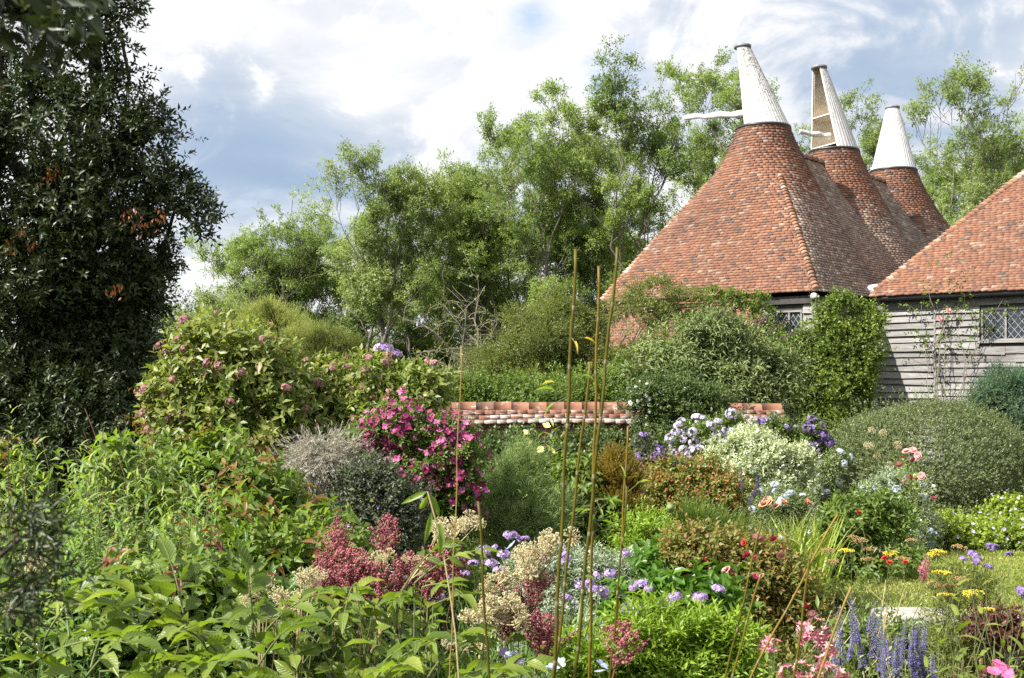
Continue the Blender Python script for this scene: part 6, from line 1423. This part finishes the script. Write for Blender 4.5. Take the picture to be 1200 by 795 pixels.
# pink lilies
def lily(label, D, base, tops): return stalk_plant('peruvian_lily', label, 'lily', D, base, tops, [H['lily_pink']], 'lf_mid', (.08, .022, 20), 'stem_green', .004, (.5, .72), 'flower_head', 'pink lilies', .6)
lily('pink lilies lowest in the frame between the leaning canes', 4.3, 950, [(965, 785), (975, 790), (955, 778), (940, 785), (985, 793), (950, 790), (970, 776), (960, 795)])
lily('pink lilies just under the peach white rose', 4.5, 955, [(942, 738), (950, 742), (960, 750), (935, 742), (965, 758), (955, 735), (968, 745), (972, 762), (945, 752)])
lily('pair of paler pink lilies left of the leaning canes', 4.5, 905, [(898, 757), (910, 758), (905, 752), (925, 790)])
def phlox_leafy(label, D, tops, seed): return whorl_clump(label, D, tops, seed, .11, .034, 'lf_aralia', 22, 'plant', 'phlox_plant', 'leafy phlox plants', .4)
phlox_leafy('leafy green phlox at the right bottom, nearest the salvia', 4.6, [(1100, 750), (1120, 738), (1130, 760), (1112, 775), (1092, 785)], 11)
phlox_leafy('leafy green phlox along the right edge of the bottom', 4.5, [(1150, 742), (1165, 755), (1180, 748), (1195, 760), (1175, 775), (1205, 745)], 12)
phlox_leafy('leafy stems under the leaning canes at the bottom edge', 4.4, [(905, 780), (925, 775), (890, 790), (950, 795), (915, 795)], 13)
dots('hot pink single flowers in the bottom right corner', 4.2, 1170, [(1165, 788), (1178, 786), (1170, 780), (1182, 792)], H['hot'], (.9, 1.2), name='rose_campion', group='hot pink flowers')
M['lf_purplered'] = leafmat('dark_red_leaf', [(.03, .015, .018), (.06, .022, .026), (.09, .035, .035), (.08, .06, .03)], .3)
shrub('purple_leaf_plant', 'dark red leaved plant under the last edging stone', 'plant', 7.0, [(1165, 735, 36, 18), (1195, 742, 30, 18)], 'lf_purplered', .05, .025, 6, .1, 1.3, stems=6, tipt=.4)

# ------------------------------------------------------------------ bamboo canes
def canemat():
    m, t = mat('bamboo_cane'); f = tint_node(t); co = t.n('ShaderNodeTexCoord').outputs['Object']
    c = t.ramp(f, [(0, (.032, .036, .003)), (.45, (.075, .066, .005)), (.8, (.15, .10, .010)), (1, (.26, .18, .05))])
    c = t.mix(.35, c, t.ramp(t.noise(co, 20, 4, .6), [(.3, (.5, .5, .5)), (.7, (1.5, 1.5, 1.4))]), 'MULTIPLY')
    finish(t, t.n('ShaderNodeBsdfPrincipled', i_Base_Color=c, i_Roughness=.5, **{'i_Specular_IOR_Level': .2}).outputs[0]); return m
M['cane'] = canemat(); M['cane_node'] = plain('cane_node_ring', (.15, .125, .06), .6, var=.5)
M['lf_bamboo'] = leafmat('bamboo_leaf', [(.07, .12, .02), (.11, .17, .03), (.20, .23, .05), (.38, .26, .04)], .45, .4, .4)
def cane(label, D, top, bot, wpx, tint=.45, sprays=(), D2=None, step=.155, tip=True):
    D2 = D2 or D; a, b = S(*bot, D2), S(*top, D)
    d = (b-a)/(b-a)[2]
    foot = a-d*(a[2]-gz(a[0], a[1])+.02) if abs(d[0]) < .6 else a-d*.9
    root = thing('bamboo_cane', label, 'bamboo', foot, 'bamboo canes standing in the foreground')
    ax = b-foot; ln = np.linalg.norm(ax); n = max(int(ln/step), 2); r0 = s_(wpx, D)/2*.70
    bow = perp(nrm(ax)[None])[0]*ln*.006
    q = np.linspace(0, 1, n*3+1); P = foot+np.outer(q, ax)+np.outer(np.sin(q*PI), bow)
    zig = np.where((np.arange(len(q))//3) % 2 == 0, 1, -1)*.0015; P[:, 0] += zig
    R = r0*np.linspace(1.05, .72, len(q)); mb = MB(); tubes(mb, P[None], R[None], 10, tint=np.clip(tint+np.linspace(-.1, .12, len(q)), 0, 1)[None, :, None], cap=True)
    for i in range(3, len(q)-1, 3):
        t = nrm(P[i+1]-P[i-1]); pr = np.array([P[i]-t*.006, P[i]-t*.002, P[i]+t*.002, P[i]+t*.006]); tubes(mb, pr[None], (R[i]*np.array([1.02, 1.10, 1.13, 1.02]))[None], 10, mi=1)
    if sprays:
        lf, tw = MB(), mb
        for px, py, dx, n_, tn in sprays:
            z = S(px, py, D); qq = (z[2]-foot[2])/ax[2]; p = foot+ax*qq
            for j in range(n_):
                dr = nrm(np.array([dx+rng.normal()*.25, rng.normal()*.4, rng.normal()*.35])); e = p+dr*.035; tubes(tw, np.array([[p, e]]), .0012, 4, mi=2)
                leaves(lf, e[None], dr[None]+[0, 0, -.15], np.array([[0, -.3, 1.]]), .05*rng.uniform(.7, 1.2), .008, HI, np.array([np.clip(tn+rng.normal()*.08, 0, 1)]))
        lf.build('foliage', M['lf_bamboo'], root)
    mb.build('culm', [M['cane'], M['cane_node'], M['stem_green']], root, True)
    return root
cane('thickest green cane with yellowing leaves halfway up, left of the pair of tall canes', 3.1, (675, 292), (646, 795), 7.4, .35, [(664, 395, .3, 2, 1.0), (662, 440, .9, 1, .4), (657, 452, -1, 1, .95), (655, 465, -1, 2, .35)])
cane('tallest leaning green cane, right one of the close pair', 3.2, (724, 290), (680, 795), 7.0, .35, [(700, 585, .5, 4, .3), (695, 610, .8, 3, .3)])
cane('brownish vertical cane, left one of the close pair', 3.4, (702, 312), (698, 795), 6.0, .6, [(699, 600, -.5, 3, .3), (699, 745, .6, 4, .35)])
cane('shorter cane ending just above the wall coping', 3.3, (692, 424), (656, 795), 6.0, .42, [(668, 680, .5, 2, .3)])
cane('dark thin cane with a pale leaf at its tip, right of the pair', 3.4, (735, 570), (712, 795), 4.6, .25, [(733, 578, .2, 2, .55), (722, 700, .8, 4, .3)])
cane('straight dark cane ending below the magenta bush', 3.0, (561, 588), (569, 795), 6.0, .25)
cane('thin pale yellow cane in front of the magenta bush', 3.2, (541, 405), (533, 795), 2.6, .95)
cane('short stub of cane standing before the dark violet clematis', 4.6, (736, 500), (733, 560), 4.0, .7)
cane('leftmost cane of the slanting group before the rose bush', 3.4, (893, 610), (850, 795), 4.4, .4)
cane('slanting cane just right of the leftmost slanting one', 3.3, (893, 668), (858, 795), 4.4, .5)
cane('longest slanting yellow cane crossing the rose bush', 3.3, (981, 603), (883, 795), 4.6, .75)
cane('steep cane with a cut tip, right of the longest slanting one', 3.2, (951, 643), (928, 795), 5.0, .45, [(948, 655, -.5, 2, .3)])
cane('rightmost slanting cane, tan topped, before the violet spikes', 3.2, (997, 688), (957, 795), 5.2, .8)
# drooping bamboo sprig
bs = thing('bamboo_sprig', 'drooping bamboo shoot with long green leaves beside the thin yellow cane', 'bamboo', S(540, 800, 3.0)); w = MB()
P = np.array([S(x, y, 3.0) for x, y in ((538, 800), (534, 745), (528, 700), (520, 650), (512, 615), (505, 590), (501, 576))]); tubes(w, P[None], .0022, 5); w.build('stem', M['umbel_stalk'], bs, True); mb = MB()
for (x, y, ex, ey, L_) in ((501, 576, 470, 590, 1), (502, 580, 491, 600, .8), (503, 578, 517, 608, 1), (506, 600, 498, 638, 1), (516, 618, 516, 655, .9), (524, 652, 545, 664, .8), (515, 612, 519, 640, .8)):
    p, q = S(x, y, 3.0), S(ex, ey, 3.0+rng.normal()*.03); leaves(mb, p[None], (q-p)[None], np.array([[.3, -1, .4]]), np.linalg.norm(q-p)*1.05, .018, HI, np.array([rng.random()*.45]), bend=.6)
mb.build('foliage', M['lf_bamboo'], bs)

# ------------------------------------------------------------------ dark twigs close to the camera at the left
def near_branch(label, pts, D, n, spread, L=.05, W=.02):
    root = thing('overhanging_branch', label, 'branch', S(*pts[0], D), 'dark branches close by'); w = MB(); P = np.array([S(x, y, D) for x, y in pts]); tubes(w, P[None], np.linspace(.006, .002, len(P))[None], 6); w.build('stem', M['bark_dark'], root, True)
    i = rng.integers(1, len(P), n); T = P[i]+rng.normal(size=(n, 3))*spread; mb = MB(); sprigs(mb, T, nrm(P[i]-P[i-1])+rng.normal(size=(n, 3))*.7, .05, 6, L, W, 50, 0, MD); mb.build('foliage', M['lf_dark'], root)
near_branch('dark blurred branch hanging into the top left corner', [(-80, -40), (-30, -15), (20, 0), (60, 10)], 1.5, 34, .03)
near_branch('dark twig poking in from the left edge over the lilies', [(-60, 700), (-10, 660), (25, 630), (45, 618)], 1.6, 46, .02, .035, .006)
near_branch('lower dark twig at the left edge above the big leaves', [(-60, 720), (0, 700), (30, 690), (60, 680)], 1.7, 46, .02, .035, .006)
